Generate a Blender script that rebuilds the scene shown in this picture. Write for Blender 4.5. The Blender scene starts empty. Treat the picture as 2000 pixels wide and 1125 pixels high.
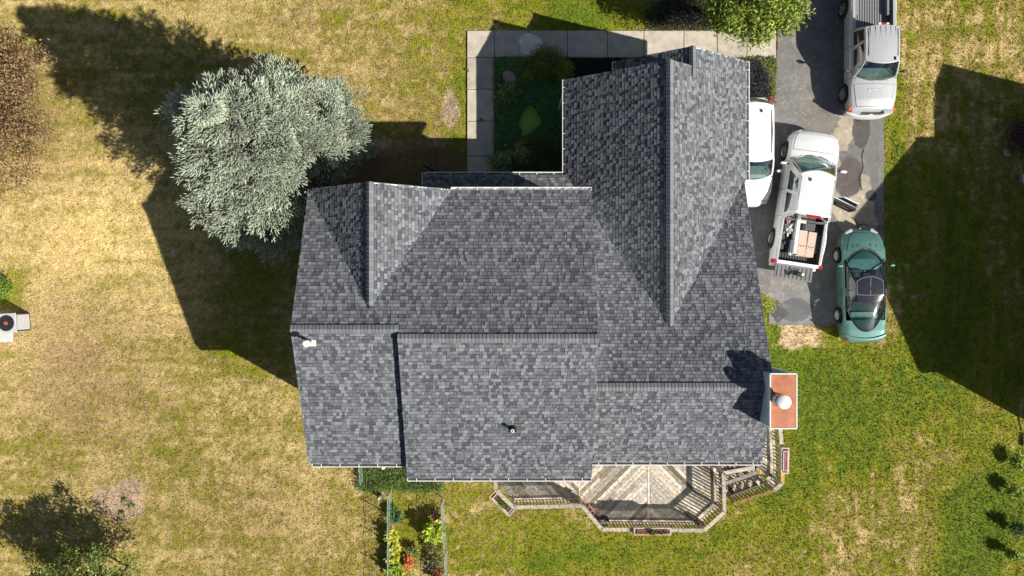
import bpy, bmesh, math, random
import numpy as np
from mathutils import Vector, Matrix
random.seed(7); RNG = np.random.default_rng(11)
PI = math.pi
# ------------------------------------------------------------------ camera, sky, sun
SC = bpy.context.scene
COL = SC.collection
H = 27.8                                   # drone height above the lawn
cd = bpy.data.cameras.new('camera'); cam = bpy.data.objects.new('camera', cd); COL.objects.link(cam)
cam.location = (0, 0, H); cam.rotation_euler = (0, 0, 0)
cd.sensor_width = 36; cd.lens = 24.0; cd.clip_start = .1; cd.clip_end = 2000
SC.camera = cam
K = (1.17, -.652)                          # horizontal metres towards the sun per metre of height
SUND = Vector((K[0], K[1], 1)).normalized()
w = bpy.data.worlds.new('World'); SC.world = w; w.use_nodes = True
nt = w.node_tree; bg = nt.nodes['Background']
sky = nt.nodes.new('ShaderNodeTexSky'); sky.sky_type = 'NISHITA'; sky.sun_disc = False
sky.sun_elevation = math.asin(SUND.z); sky.sun_rotation = math.atan2(SUND.x, SUND.y)
nt.links.new(sky.outputs[0], bg.inputs[0]); bg.inputs[1].default_value = .044
sl = bpy.data.lights.new('sun', 'SUN'); sl.energy = 5.0; sl.angle = math.radians(.5); sl.color = (1, .95, .87)
so = bpy.data.objects.new('sun', sl); COL.objects.link(so); so.rotation_euler = SUND.to_track_quat('Z', 'Y').to_euler()
SC.view_settings.view_transform = 'Standard'; SC.view_settings.look = 'None'
SC.view_settings.exposure = .5; SC.view_settings.gamma = 1; SC.view_settings.use_curve_mapping = False

F = 1333.33
def P(px, py, z=0.0):                      # where a spot measured on the survey photo stands at height z
    return ((px-1000)*(H-z)/F, (562.5-py)*(H-z)/F, z)
def P2(px, py, z=0.0): return P(px, py, z)[:2]

# ------------------------------------------------------------------ materials
MATS = {}
def mat(name, col, rough=.7, metal=0, var=.12, scale=6, bump=0, bscale=40, attr=False, spec=.5, coat=0, col2=None, coord='Object'):
    if name in MATS: return MATS[name]
    m = bpy.data.materials.new(name); m.use_nodes = True; t = m.node_tree; N = t.nodes; L = t.links
    b = N['Principled BSDF']; b.inputs['Roughness'].default_value = rough; b.inputs['Metallic'].default_value = metal
    b.inputs['Specular IOR Level'].default_value = spec
    if coat: b.inputs['Coat Weight'].default_value = coat; b.inputs['Coat Roughness'].default_value = .05
    tc = N.new('ShaderNodeTexCoord') if coord == 'Object' else N.new('ShaderNodeNewGeometry')
    src = tc.outputs['Object'] if coord == 'Object' else tc.outputs['Position']
    nz = N.new('ShaderNodeTexNoise'); nz.inputs['Scale'].default_value = scale; nz.inputs['Detail'].default_value = 5
    nz.inputs['Roughness'].default_value = .65
    L.new(src, nz.inputs['Vector'])
    if attr:
        a = N.new('ShaderNodeAttribute'); a.attribute_name = 'Col'; base = a.outputs['Color']
        mr = N.new('ShaderNodeMapRange'); mr.inputs[3].default_value = 1-var; mr.inputs[4].default_value = 1+var
        mr.inputs[1].default_value = .3; mr.inputs[2].default_value = .7
        L.new(nz.outputs['Fac'], mr.inputs[0])
        vm = N.new('ShaderNodeVectorMath'); vm.operation = 'SCALE'; L.new(base, vm.inputs[0]); L.new(mr.outputs[0], vm.inputs['Scale'])
        L.new(vm.outputs[0], b.inputs['Base Color'])
    else:
        cr = N.new('ShaderNodeValToRGB'); e = cr.color_ramp.elements
        c2 = col2 or tuple(min(1, c*(1+var)) for c in col)
        c1 = tuple(c*(1-var) for c in col)
        e[0].position = .32; e[1].position = .68
        e[0].color = (*c1, 1); e[1].color = (*c2, 1)
        L.new(nz.outputs['Fac'], cr.inputs[0]); L.new(cr.outputs[0], b.inputs['Base Color'])
    if bump:
        n2 = N.new('ShaderNodeTexNoise'); n2.inputs['Scale'].default_value = bscale; n2.inputs['Detail'].default_value = 4
        L.new(src, n2.inputs['Vector'])
        bp = N.new('ShaderNodeBump'); bp.inputs['Strength'].default_value = bump; bp.inputs['Distance'].default_value = .02
        L.new(n2.outputs['Fac'], bp.inputs['Height']); L.new(bp.outputs[0], b.inputs['Normal'])
    MATS[name] = m; return m
def leafmat(name, var=.2):
    if name in MATS: return MATS[name]
    m = mat(name, (1, 1, 1), .55, var=var, scale=3, attr=True, spec=.35)
    t = m.node_tree; b = t.nodes['Principled BSDF']; out = t.nodes['Material Output']
    src = b.inputs['Base Color'].links[0].from_socket
    tr = t.nodes.new('ShaderNodeBsdfTranslucent'); t.links.new(src, tr.inputs[0])
    mx = t.nodes.new('ShaderNodeMixShader'); mx.inputs[0].default_value = .22
    t.links.new(b.outputs[0], mx.inputs[1]); t.links.new(tr.outputs[0], mx.inputs[2]); t.links.new(mx.outputs[0], out.inputs[0])
    return m
def glassmat(name, tint, refl=.12):
    if name in MATS: return MATS[name]
    m = bpy.data.materials.new(name); m.use_nodes = True; t = m.node_tree; N = t.nodes; L = t.links
    N.remove(N['Principled BSDF']); out = N['Material Output']
    tr = N.new('ShaderNodeBsdfTransparent'); tr.inputs[0].default_value = (*tint, 1)
    gl = N.new('ShaderNodeBsdfGlossy'); gl.inputs['Roughness'].default_value = .04; gl.inputs[0].default_value = (.9, .95, 1, 1)
    fr = N.new('ShaderNodeLayerWeight'); fr.inputs[0].default_value = .35
    mr = N.new('ShaderNodeMapRange'); mr.inputs[3].default_value = refl; mr.inputs[4].default_value = .8
    L.new(fr.outputs['Facing'], mr.inputs[0])
    mx = N.new('ShaderNodeMixShader'); L.new(mr.outputs[0], mx.inputs[0]); L.new(tr.outputs[0], mx.inputs[1]); L.new(gl.outputs[0], mx.inputs[2])
    L.new(mx.outputs[0], out.inputs[0]); MATS[name] = m; return m

M_shingle = mat('asphalt_shingle', (1, 1, 1), .92, var=.16, scale=70, attr=True, bump=.06, bscale=120, spec=.2)
M_under = mat('roof_felt', (.035, .037, .042), .95)
M_gutter = mat('white_gutter', (.78, .78, .76), .4, var=.05)
M_trough = mat('gutter_inside', (.16, .16, .16), .7, var=.4, scale=12)
M_siding = mat('pale_siding', (.55, .58, .6), .6, var=.05)
M_chimside = mat('chimney_siding', (.55, .66, .74), .5, var=.06)
M_rust = mat('rusty_chase_cover', (.42, .115, .035), .5, var=.2, scale=2.6, col2=(.56, .20, .085), bump=.1, bscale=5)
M_white = mat('white_enamel', (.82, .82, .8), .35, var=.03)
M_metal = mat('galvanised_metal', (.5, .51, .52), .35, .8, var=.1)
M_black = mat('black_rubber', (.012, .012, .013), .6)
M_dkplastic = mat('dark_grey_plastic', (.05, .05, .055), .6, var=.2)
M_greypl = mat('grey_plastic', (.16, .165, .17), .6, var=.1)
M_wood = mat('weathered_deck_wood', (1, 1, 1), .85, var=.5, scale=9, attr=True, bump=.3, bscale=30, spec=.2)
M_concrete = mat('concrete', (.44, .40, .33), .9, var=.10, scale=2.5, bump=.25, bscale=60, coord='W')
M_asphalt = mat('asphalt', (.12, .12, .125), .93, var=.18, scale=1.5, bump=.6, bscale=60, attr=True, coord='W')
M_leaf = leafmat('leaf'); M_needle = leafmat('spruce_needles', .15)
M_grass = leafmat('grass_blades', .25)
M_bark = mat('bark', (.14, .1, .075), .95, var=.35, scale=8, bump=.5, bscale=12)
M_stone = mat('boulder_stone', (.34, .25, .23), .85, var=.2, scale=5, bump=.5, bscale=10)
M_pond = mat('duckweed', (.27, .48, .06), .8, var=.25, scale=30, bump=.3, bscale=90)
M_soil = mat('soil', (.1, .065, .045), .95, var=.35, scale=8, bump=.6, bscale=30, coord='W')

# ------------------------------------------------------------------ mesh helpers
class MB:
    def __init__(s): s.v = []; s.f = []; s.c = []
    def add(s, vs, fs, col=None):
        n = len(s.v); s.v += [tuple(v) for v in vs]; s.f += [tuple(i+n for i in f) for f in fs]; s.c += list(col) if isinstance(col, list) else [col]*len(fs); return s
    def box(s, c, d, rz=0, col=None, R=None):
        hx, hy, hz = d[0]/2, d[1]/2, d[2]/2
        vs = [Vector((x, y, z)) for z in (-hz, hz) for y in (-hy, hy) for x in (-hx, hx)]
        R = R or Matrix.Rotation(rz, 3, 'Z'); c = Vector(c)
        return s.add([R@v+c for v in vs], [(0,2,3,1),(4,5,7,6),(0,1,5,4),(2,6,7,3),(0,4,6,2),(1,3,7,5)], col)
    def beam(s, a, b, wd, ht, col=None):   # bar from a to b, wd across, ht in height
        a, b = Vector(a), Vector(b); d = b-a; L = d.length; d.normalize()
        x = d.cross(Vector((0,0,1)))
        x = Vector((1,0,0)) if x.length < 1e-4 else x.normalized()
        z = x.cross(d); R = Matrix((x, d, z)).transposed()
        return s.box((a+b)/2, (wd, L, ht), col=col, R=R)
    def tube(s, pts, r, n=8, col=None, cap=True):
        pts = [Vector(p) for p in pts]; rs = r if isinstance(r, (list, tuple)) else [r]*len(pts); vs = []; fs = []
        for i, p in enumerate(pts):
            d = (pts[min(i+1, len(pts)-1)]-pts[max(i-1, 0)]).normalized()
            a = d.orthogonal().normalized() if abs(d.z) > .9 else d.cross(Vector((0,0,1))).normalized()
            b = d.cross(a)
            vs += [p+(a*math.cos(2*PI*k/n)+b*math.sin(2*PI*k/n))*rs[i] for k in range(n)]
        for i in range(len(pts)-1):
            for k in range(n): fs.append((i*n+k, i*n+(k+1)%n, (i+1)*n+(k+1)%n, (i+1)*n+k))
        if cap: fs += [tuple(range(n))[::-1], tuple((len(pts)-1)*n+k for k in range(n))]
        return s.add(vs, fs, col)
    def lathe(s, prof, c=(0,0,0), n=20, col=None, R=None):
        vs = []; fs = []; c = Vector(c)
        for r, z in prof:
            for k in range(n):
                v = Vector((r*math.cos(2*PI*k/n), r*math.sin(2*PI*k/n), z)); vs.append((R@v if R else v)+c)
        for i in range(len(prof)-1):
            for k in range(n): fs.append((i*n+k, i*n+(k+1)%n, (i+1)*n+(k+1)%n, (i+1)*n+k))
        return s.add(vs, fs, col)
    def prism(s, poly, z0, z1, col=None):
        n = len(poly); vs = [(x, y, z0) for x, y in poly]+[(x, y, z1) for x, y in poly]
        return s.add(vs, [tuple(range(n))[::-1], tuple(range(n, 2*n))]+[(i, (i+1)%n, n+(i+1)%n, n+i) for i in range(n)], col)
    def grid(s, fn, us, vs_, col=None, skip=None):
        n = len(vs_); pts = [fn(u, v) for u in us for v in vs_]; fs = []
        for i in range(len(us)-1):
            for j in range(n-1):
                if skip and skip(i, j): continue
                fs.append((i*n+j, (i+1)*n+j, (i+1)*n+j+1, i*n+j+1))
        return s.add(pts, fs, col)
    def mesh(s, name, m, smooth=False, angle=35):
        me = bpy.data.meshes.new(name); me.from_pydata(s.v, [], s.f)
        if any(c is not None for c in s.c):
            a = me.color_attributes.new('Col', 'FLOAT_COLOR', 'CORNER'); d = []
            for f, c in zip(s.f, s.c): d += list((*(c or (.5,.5,.5)), 1))*len(f)
            a.data.foreach_set('color', d)
        if m: me.materials.append(m)
        if smooth:
            me.polygons.foreach_set('use_smooth', [True]*len(me.polygons)); me.set_sharp_from_angle(angle=math.radians(angle))
        me.update(); return me
def link(name, me, parent=None, loc=None, rot=None):
    o = bpy.data.objects.new(name, me); COL.objects.link(o)
    if parent: o.parent = parent
    if loc: o.location = loc
    if rot: o.rotation_euler = rot
    return o
def obj(name, mb, m, parent=None, loc=None, rz=0, smooth=False, angle=35, fix=True):
    me = mb.mesh(name, m, smooth, angle)
    if fix:
        b = bmesh.new(); b.from_mesh(me); bmesh.ops.recalc_face_normals(b, faces=b.faces); b.to_mesh(me); b.free()
    return link(name, me, parent, loc, (0,0,rz) if rz else None)
def tag(o, label, cat, group=None, kind=None):
    if label: o['label'] = label
    if cat: o['category'] = cat
    if group: o['group'] = group
    if kind: o['kind'] = kind
    return o
def thing(name, label, cat, loc=(0,0,0), rz=0, group=None):
    o = bpy.data.objects.new(name, None); COL.objects.link(o); o.location = loc; o.rotation_euler = (0,0,rz); o.empty_display_size = .3
    return tag(o, label, cat, group)
def bevel(o, wdt=.01, seg=2):
    md = o.modifiers.new('bevel', 'BEVEL'); md.width = wdt; md.segments = seg; md.limit_method = 'ANGLE'; return o
def scatter(name, tv, tf, pos, mats3, col, m, parent=None):   # one mesh from many copies of a small template
    tv = np.asarray(tv, float); nV = len(tv); N = len(pos)
    v = np.einsum('nij,vj->nvi', mats3, tv)+pos[:, None, :]
    faces = np.asarray(tf); k = faces.shape[1]
    fi = (faces[None]+(np.arange(N)*nV)[:, None, None]).reshape(-1)
    me = bpy.data.meshes.new(name); me.vertices.add(N*nV); me.vertices.foreach_set('co', v.reshape(-1).astype(np.float32))
    nf = N*len(faces); me.loops.add(nf*k); me.loops.foreach_set('vertex_index', fi.astype(np.int32))
    me.polygons.add(nf); me.polygons.foreach_set('loop_start', (np.arange(nf)*k).astype(np.int32)); me.update(calc_edges=True)
    a = me.color_attributes.new('Col', 'FLOAT_COLOR', 'POINT')
    c = np.ones((N, nV, 4), np.float32); c[:, :, :3] = np.asarray(col)[:, None, :] if np.ndim(col) == 2 else col
    a.data.foreach_set('color', c.reshape(-1)); me.materials.append(m); me.validate()
    return link(name, me, parent)
def frames(dirs, roll=None, sx=1, sy=1, sz=1):  # rotation matrices taking +Y onto dirs
    d = dirs/np.linalg.norm(dirs, axis=1, keepdims=True); n = len(d)
    up = np.tile([0., 0, 1], (n, 1)); up[np.abs(d[:, 2]) > .95] = [1, 0, 0]
    x = np.cross(d, up); x /= np.linalg.norm(x, axis=1, keepdims=True); z = np.cross(x, d)
    if roll is not None:
        c, s = np.cos(roll)[:, None], np.sin(roll)[:, None]; x, z = x*c+z*s, z*c-x*s
    sx, sy, sz = [np.broadcast_to(a, n)[:, None] for a in (sx, sy, sz)]
    return np.stack([x*sx, d*sy, z*sz], axis=2)
def vnoise(x, y, s, seed=0):
    r = np.random.default_rng(seed).random((257, 257)); X = x/s+1000.3; Y = y/s+1000.7
    xi = np.floor(X).astype(int); yi = np.floor(Y).astype(int); fx = X-xi; fy = Y-yi; fx = fx*fx*(3-2*fx); fy = fy*fy*(3-2*fy)
    xi %= 256; yi %= 256
    return (r[xi, yi]*(1-fx)+r[xi+1, yi]*fx)*(1-fy)+(r[xi, yi+1]*(1-fx)+r[xi+1, yi+1]*fx)*fy
def fbm(x, y, s, seed=0, o=4): return sum(vnoise(x, y, s/2**k, seed+k)*.5**k for k in range(o))/sum(.5**k for k in range(o))
def inpoly(x, y, poly):
    ins = np.zeros(np.shape(x), bool); n = len(poly)
    for i in range(n):
        x1, y1 = poly[i]; x2, y2 = poly[(i+1) % n]
        if y1 == y2: continue
        c = ((y1 > y) != (y2 > y)) & (x < (x2-x1)*(y-y1)/(y2-y1)+x1); ins ^= c
    return ins
def clip(poly, region):                    # Sutherland-Hodgman, region convex counter-clockwise
    out = list(poly)
    for i in range(len(region)):
        ax, ay = region[i]; bx, by = region[(i+1) % len(region)]; inp = out; out = []
        for j in range(len(inp)):
            p = inp[j]; q = inp[(j+1) % len(inp)]
            dp = (bx-ax)*(p[1]-ay)-(by-ay)*(p[0]-ax); dq = (bx-ax)*(q[1]-ay)-(by-ay)*(q[0]-ax)
            if dp >= 0: out.append(p)
            if (dp >= 0) != (dq >= 0):
                t = dp/(dp-dq); out.append((p[0]+(q[0]-p[0])*t, p[1]+(q[1]-p[1])*t))
        if len(out) < 3: return []
    return out
def parea(p): return abs(sum(p[i][0]*p[(i+1)%len(p)][1]-p[(i+1)%len(p)][0]*p[i][1] for i in range(len(p))))/2
def ccw(p):
    a = sum(p[i][0]*p[(i+1)%len(p)][1]-p[(i+1)%len(p)][0]*p[i][1] for i in range(len(p)))
    return p if a > 0 else p[::-1]

# ------------------------------------------------------------------ ground
DRIVE = [P2(*q) for q in ((1600,-60),(1566,40),(1519,62),(1516,112),(1510,200),(1507,215),(1420,222),(1420,560),(1490,575),(1501,634),(1640,638),(1680,630),(1727,520),(1728,225),(1732,-60))]
BED_FRONT = [P2(*q) for q in ((966,113),(1460,113),(1460,118),(1110,160),(1110,345),(966,345))]
BED_TOP = [P2(*q) for q in ((1272,58),(1262,30),(1290,5),(1340,-40),(1590,-40),(1560,40),(1515,60))]
BED_CORNER = [P2(*q) for q in ((1440,113),(1512,113),(1508,215),(1440,215))]
BED_WEST = [P2(*q) for q in ((600,372),(560,330),(640,330),(760,300),(860,285),(912,330),(912,400),(600,400))]
BLOB = [  # px, py, rx, ry, towards-green amount (survey-photo spots on the ground)
 (1050,20,170,60,.45),(1180,35,90,40,.3),(900,190,30,200,.35),(760,40,160,80,-.05),(700,180,90,90,-.02),
 (130,420,200,120,-.18),(180,560,220,110,-.16),(90,330,70,40,-.1),(110,760,120,120,-.05),(330,990,120,60,-.05),(640,1000,120,120,-.1),
 (470,560,60,60,.35),(480,690,90,40,.3),(350,840,220,160,.10),(170,180,60,200,.05),(20,570,30,45,.6),
 (1560,740,110,110,.55),(1650,780,130,120,.45),(1580,900,90,80,.4),(1700,720,90,60,.3),(1750,850,110,110,.15),
 (1690,1010,120,110,-.25),(1800,890,70,60,-.15),(1900,1020,62,130,.75),(1960,930,50,70,.45),(1850,750,60,60,.3),
 (1840,560,70,220,.35),(1930,500,100,300,.3),(1750,300,14,200,.45),(1755,420,40,90,.3),(1870,80,160,70,-.1),(1900,30,50,50,.1),
 (1000,1060,200,60,.25),(1250,1080,260,60,.28),(1090,1100,60,30,.4),(1450,1080,120,60,.05),(1330,1010,60,40,.2),(1500,960,60,40,.35),(880,980,60,60,.1),
 (810,1000,55,140,.25),(560,1080,80,60,.05),(800,1050,40,80,.1),(1520,600,40,60,.4),(60,880,50,60,.1)]
RED = [(150,700,140,130,.9),(60,240,70,120,.7),(450,570,60,60,.25),(840,250,60,60,.8),(480,1010,90,60,.5),(190,820,90,70,.5),(560,620,40,60,.3),(1780,20,60,60,.2),(740,150,160,120,.45),(560,30,120,60,.3)]
SOILS = [(238,972,40,48),(880,215,14,40),(785,310,90,40),(850,330,60,40)]
STRAW = [(1563,657,42,21),(500,1180,10,10)]
def lawn_colour(x, y):
    px = 1000+x*F/H; py = 562.5-y*F/H
    g = .30+.22*1/(1+np.exp(-(px-900)/160)); 
    for bx, by, rx, ry, a in BLOB: g = g+a*np.exp(-(((px-bx)/rx)**2+((py-by)/ry)**2)*.8)
    r = np.zeros_like(g)
    for bx, by, rx, ry, a in RED: r = r+a*np.exp(-(((px-bx)/rx)**2+((py-by)/ry)**2)*.8)
    n1 = fbm(x, y, 2.6, 3, 5); n2 = fbm(x, y, .5, 20, 4); n3 = vnoise(x, y, .085, 40); n4 = vnoise(x*1.0, y*.12, .16, 50); n5 = vnoise(x*.12, y, .2, 60)
    lf = 1/(1+np.exp((px-760)/120)); n6 = vnoise(x, y, .2, 44); n7 = vnoise(x, y, .13, 45)
    g = g+(n1-.5)*(1.0-.5*lf)+(n2-.5)*(.9-.4*lf)+(n3-.5)*.55+(n7-.5)*.35-.04
    g = g-np.clip((n6-.66)*3.2, 0, .6)*(.9-.5*lf)*np.clip(fbm(x, y, 3.2, 47)*2-.5, 0, 1)
    stripe = np.where(px > 1560, (n4-.5)*.5, 0)+np.where((px < 560) | (py < 200), (n5-.5)*.34, 0)
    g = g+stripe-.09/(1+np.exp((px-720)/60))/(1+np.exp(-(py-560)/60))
    # mown-strip edge on the right: greener neighbour lawn
    e = 1/(1+np.exp(-(px-1848-14*(fbm(x, y, 1.5, 70)-.5)+ (py-930)*.06)/2.5))*(1/(1+np.exp(-(py-940+ (px-1848)*.4)/14))); g = g+e*.3
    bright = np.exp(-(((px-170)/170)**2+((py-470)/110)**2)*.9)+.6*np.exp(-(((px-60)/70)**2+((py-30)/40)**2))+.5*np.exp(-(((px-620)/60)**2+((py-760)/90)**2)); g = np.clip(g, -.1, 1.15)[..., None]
    straw = np.array([.60, .455, .20]); olive = np.array([.29, .24, .055]); green = np.array([.24, .245, .018]); deep = np.array([.135, .185, .016])
    def seg(a, b, t): return a+(b-a)*np.clip(t, 0, 1)
    c = seg(straw, olive, (g+.05)/.42); c = np.where(g > .37, seg(olive, green, (g-.37)/.33), c); c = np.where(g > .7, seg(green, deep, (g-.7)/.45), c)
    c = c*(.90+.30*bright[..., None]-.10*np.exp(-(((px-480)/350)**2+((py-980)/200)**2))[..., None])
    rr = np.clip(r*(.4+1.2*(fbm(x, y, .7, 90)-.2)), 0, 1)[..., None]*(1-np.clip(g, 0, 1))*.75
    c = c*(1-rr)+rr*np.array([.33, .21, .115])
    for bx, by, rx, ry in SOILS:
        m = 1/(1+np.exp(13*((((px-bx)/rx)**2+((py-by)/ry)**2)**.5-1+(fbm(x, y, .7, 95)-.5)*1.4)))[..., None] if True else 0
        c = c*(1-m*.85)+m*.85*(np.array([.42, .30, .22])*(.55+.9*fbm(x, y, .3, 99)[..., None]))
    for bx, by, rx, ry in STRAW:
        m = (1/(1+np.exp(16*((((px-bx)/rx)**4+((py-by)/ry)**4)**.25-1+(fbm(x, y, .5, 96)-.5)*1.3))))[..., None]
        c = c*(1-m)+m*np.array([.56, .42, .25])
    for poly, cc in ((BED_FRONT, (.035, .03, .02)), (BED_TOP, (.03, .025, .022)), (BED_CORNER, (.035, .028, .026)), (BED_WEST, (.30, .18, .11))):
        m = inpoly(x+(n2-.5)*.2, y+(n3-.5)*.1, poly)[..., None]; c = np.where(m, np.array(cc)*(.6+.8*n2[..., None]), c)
    c = c*(.56+.48*n3[..., None]+.22*vnoise(x, y, .05, 77)[..., None]+.24*vnoise(x, y, .16, 78)[..., None])
    return c
def axis(a, b, st, far): 
    f = np.arange(a, b+1e-6, st); e = [f[-1]]; d = st*3
    while e[-1] < far: e.append(e[-1]+d); d *= 1.5
    s = [f[0]]; d = st*3
    while s[-1] > -far: s.append(s[-1]-d); d *= 1.5
    return np.concatenate([np.array(s[1:])[::-1], f, np.array(e[1:])])
xs = axis(-21.6, 21.6, .065, 500); ys = axis(-12.6, 12.6, .065, 500)
X, Y = np.meshgrid(xs, ys, indexing='ij'); Z = (fbm(X, Y, .25, 5, 3)-.5)*.035-.02
me = bpy.data.meshes.new('lawn'); nx, ny = X.shape; V = np.stack([X, Y, Z], -1).reshape(-1, 3)
me.vertices.add(nx*ny); me.vertices.foreach_set('co', V.reshape(-1).astype(np.float32))
I = (np.arange(nx-1)[:, None]*ny+np.arange(ny-1)[None]).reshape(-1); Q = np.stack([I, I+ny, I+ny+1, I+1], 1)
me.loops.add(Q.size); me.loops.foreach_set('vertex_index', Q.reshape(-1).astype(np.int32)); me.polygons.add(len(Q))
me.polygons.foreach_set('loop_start', (np.arange(len(Q))*4).astype(np.int32)); me.update(calc_edges=True)
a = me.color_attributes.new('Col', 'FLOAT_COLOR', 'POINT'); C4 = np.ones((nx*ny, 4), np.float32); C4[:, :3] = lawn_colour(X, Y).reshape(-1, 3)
a.data.foreach_set('color', C4.reshape(-1)); me.materials.append(mat('turf', (1,1,1), .95, var=.42, scale=22, attr=True, bump=.5, bscale=25, spec=.1, coord='W'))
tag(link('lawn', me), None, None, kind='structure')

WALK_H = [P2(912,60), P2(1515,60), P2(1515,113), P2(912,113)]; WALK_V = [P2(912,113), P2(966,113), P2(966,345), P2(912,345)]
HOUSEP = [(-6.4,3.0),(-3,3.0),(-3,3.9),(2,3.9),(2,7.4),(8.3,7.9),(8.2,-5.6),(-6.4,-5.9)]
# grass blades
N = 330000
gx = RNG.uniform(-21.4, 21.4, N); gy = RNG.uniform(-12.3, 12.3, N)
keep = ~inpoly(gx, gy, DRIVE) & ~inpoly(gx, gy, HOUSEP)
for pl in (WALK_H, WALK_V, BED_FRONT, BED_TOP, BED_CORNER): keep &= ~inpoly(gx, gy, pl)
gx, gy = gx[keep], gy[keep]; n = len(gx)
ang = RNG.uniform(0, 2*PI, n); el = RNG.uniform(.1, .9, n)
d = np.stack([np.cos(ang)*np.cos(el), np.sin(ang)*np.cos(el), np.sin(el)], 1)
pxg = 1000+gx*48; pyg = 562.5-gy*48
lush = np.clip(1/(1+np.exp(-(pxg-1200)/250)), 0, 1)
sz = RNG.uniform(.035, .075, n)*(1+.25*lush)
m3 = frames(d, RNG.uniform(-1, 1, n), sz*.38, sz*1.15, sz)
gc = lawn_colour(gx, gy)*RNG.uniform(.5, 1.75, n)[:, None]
pos = np.stack([gx, gy, np.full(n, -.012)], 1)
tag(scatter('grass', [(-.5,0,0),(.5,0,0),(.35,.6,.1),(0,1,-.1)], [(0,1,2,3)], pos, m3, gc, M_grass), 'short patchy lawn grass, straw dry on the left and greener on the right', 'grass', kind='stuff')

# driveway
mb = MB(); nxd, nyd = 110, 190
dx0, dx1 = 8.2, 15.6; dy0, dy1 = -1.6, 13.2
gxs = np.linspace(dx0, dx1, nxd); gys = np.linspace(dy0, dy1, nyd)
GX, GY = np.meshgrid(gxs, gys, indexing='ij')
def drive_col(x, y):
    px = 1000+x*F/H; py = 562.5-y*F/H
    n = fbm(x, y, 1.3, 200, 5); s = fbm(x, y, .12, 210, 2)
    c = np.array([.205, .195, .185])*(.72+.5*n[..., None])*(.8+.4*s[..., None])
    def blend(c, m, cc): return c*(1-m[..., None])+m[..., None]*np.array(cc)
    wob = (fbm(x, y, .6, 220)-.5)*26
    def band(poly, cc, c, soft=True):
        m = inpoly(px+wob, py+wob*.6, poly); return np.where(m[..., None], np.array(cc)*(.82+.36*s[..., None])*(.85+.3*n[..., None]), c)
    c = band([(1636,225),(1666,228),(1660,330),(1700,345),(1716,440),(1700,455),(1640,450),(1600,330)], (.40,.345,.26), c)   # worn pale lane
    c = band([(1645,300),(1665,300),(1668,350),(1652,372),(1640,352)], (.16,.15,.145), c)
    c = band([(1570,150),(1600,215),(1640,245),(1600,262),(1560,225)], (.23,.21,.18), c)
    c = band([(1505,520),(1600,540),(1588,575),(1500,560)], (.24,.225,.2), c)
    c = band([(1500,560),(1640,560),(1640,630),(1500,630)], (.235,.225,.215), c)
    def el(c, bx, by, rx, ry, cc):
        m = ((px-bx+wob*.3)/rx)**2+((py-by)/ry)**2 < 1; return np.where(m[..., None], np.array(cc)*(.85+.3*s[..., None]), c)
    c = el(c, 1682, 252, 18, 38, (.10,.09,.085)); c = el(c, 1655, 352, 26, 34, (.115,.098,.09)); c = el(c, 1662, 330, 20, 22, (.115,.098,.09))
    c = el(c, 1702, 382, 11, 11, (.07,.07,.07)); c = el(c, 1553, 605, 30, 24, (.14,.14,.145))
    m = inpoly(px, py, [(1514,581),(1541,613),(1518,632),(1497,604)]); c = np.where(m[..., None], np.array([.10,.097,.095])*(.85+.3*s[..., None]), c)
    # pale grit on the slope by the walk
    gr = (vnoise(x, y, .05, 230) > .86) & (fbm(x, y, 1.1, 231) > .48); c = np.where(gr[..., None], c*1.65, c)
    edge = (px > 1716) & (px < 1760) & (py > 225); c = np.where(edge[..., None], c*1.15, c)
    return c
ds = .045; ax_, ay_ = np.arange(dx0, dx1, ds), np.arange(dy0, dy1, ds); GX, GY = np.meshgrid(ax_, ay_, indexing='ij')
GZ = .012+(fbm(GX, GY, .3, 240, 2)-.5)*.006; ok = inpoly(GX+(fbm(GX, GY, .4, 250)-.5)*.12, GY+(fbm(GX, GY, .4, 251)-.5)*.12, DRIVE)
nx, ny = GX.shape; me = bpy.data.meshes.new('driveway'); me.vertices.add(nx*ny)
me.vertices.foreach_set('co', np.stack([GX, GY, GZ], -1).reshape(-1).astype(np.float32))
I = (np.arange(nx-1)[:, None]*ny+np.arange(ny-1)[None]); I = I[ok[:-1, :-1] & ok[1:, 1:]]; Q = np.stack([I, I+ny, I+ny+1, I+1], 1)
me.loops.add(Q.size); me.loops.foreach_set('vertex_index', Q.reshape(-1).astype(np.int32)); me.polygons.add(len(Q))
me.polygons.foreach_set('loop_start', (np.arange(len(Q))*4).astype(np.int32)); me.update(calc_edges=True)
a = me.color_attributes.new('Col', 'FLOAT_COLOR', 'POINT'); C4 = np.ones((nx*ny, 4), np.float32); C4[:, :3] = drive_col(GX, GY).reshape(-1, 3)
a.data.foreach_set('color', C4.reshape(-1)); me.materials.append(M_asphalt); drive = tag(link('driveway', me), None, None, kind='structure')
# tar-dark cracks as thin sunken ribbons
for pts in ([(1688,290),(1684,305),(1686,325),(1680,350),(1683,372)], [(1664,425),(1676,440),(1684,438),(1700,441),(1724,444)], [(1676,440),(1672,428)], [(1676,440),(1680,452)]):
    mb = MB(); pp = [Vector(P(x+random.uniform(-1.5,1.5), y, .021)) for x, y in pts]
    q = []
    for a, b in zip(pp, pp[1:]):
        for k in range(5): q.append(a.lerp(b, k/5)+Vector((random.uniform(-.02,.02), random.uniform(-.02,.02), 0)))
    q.append(pp[-1])
    for a, b in zip(q, q[1:]): mb.beam(a, b, random.uniform(.015,.045), .004)
    obj('crack', mb, mat('tar_crack', (.03,.028,.025), .9), drive)
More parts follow.
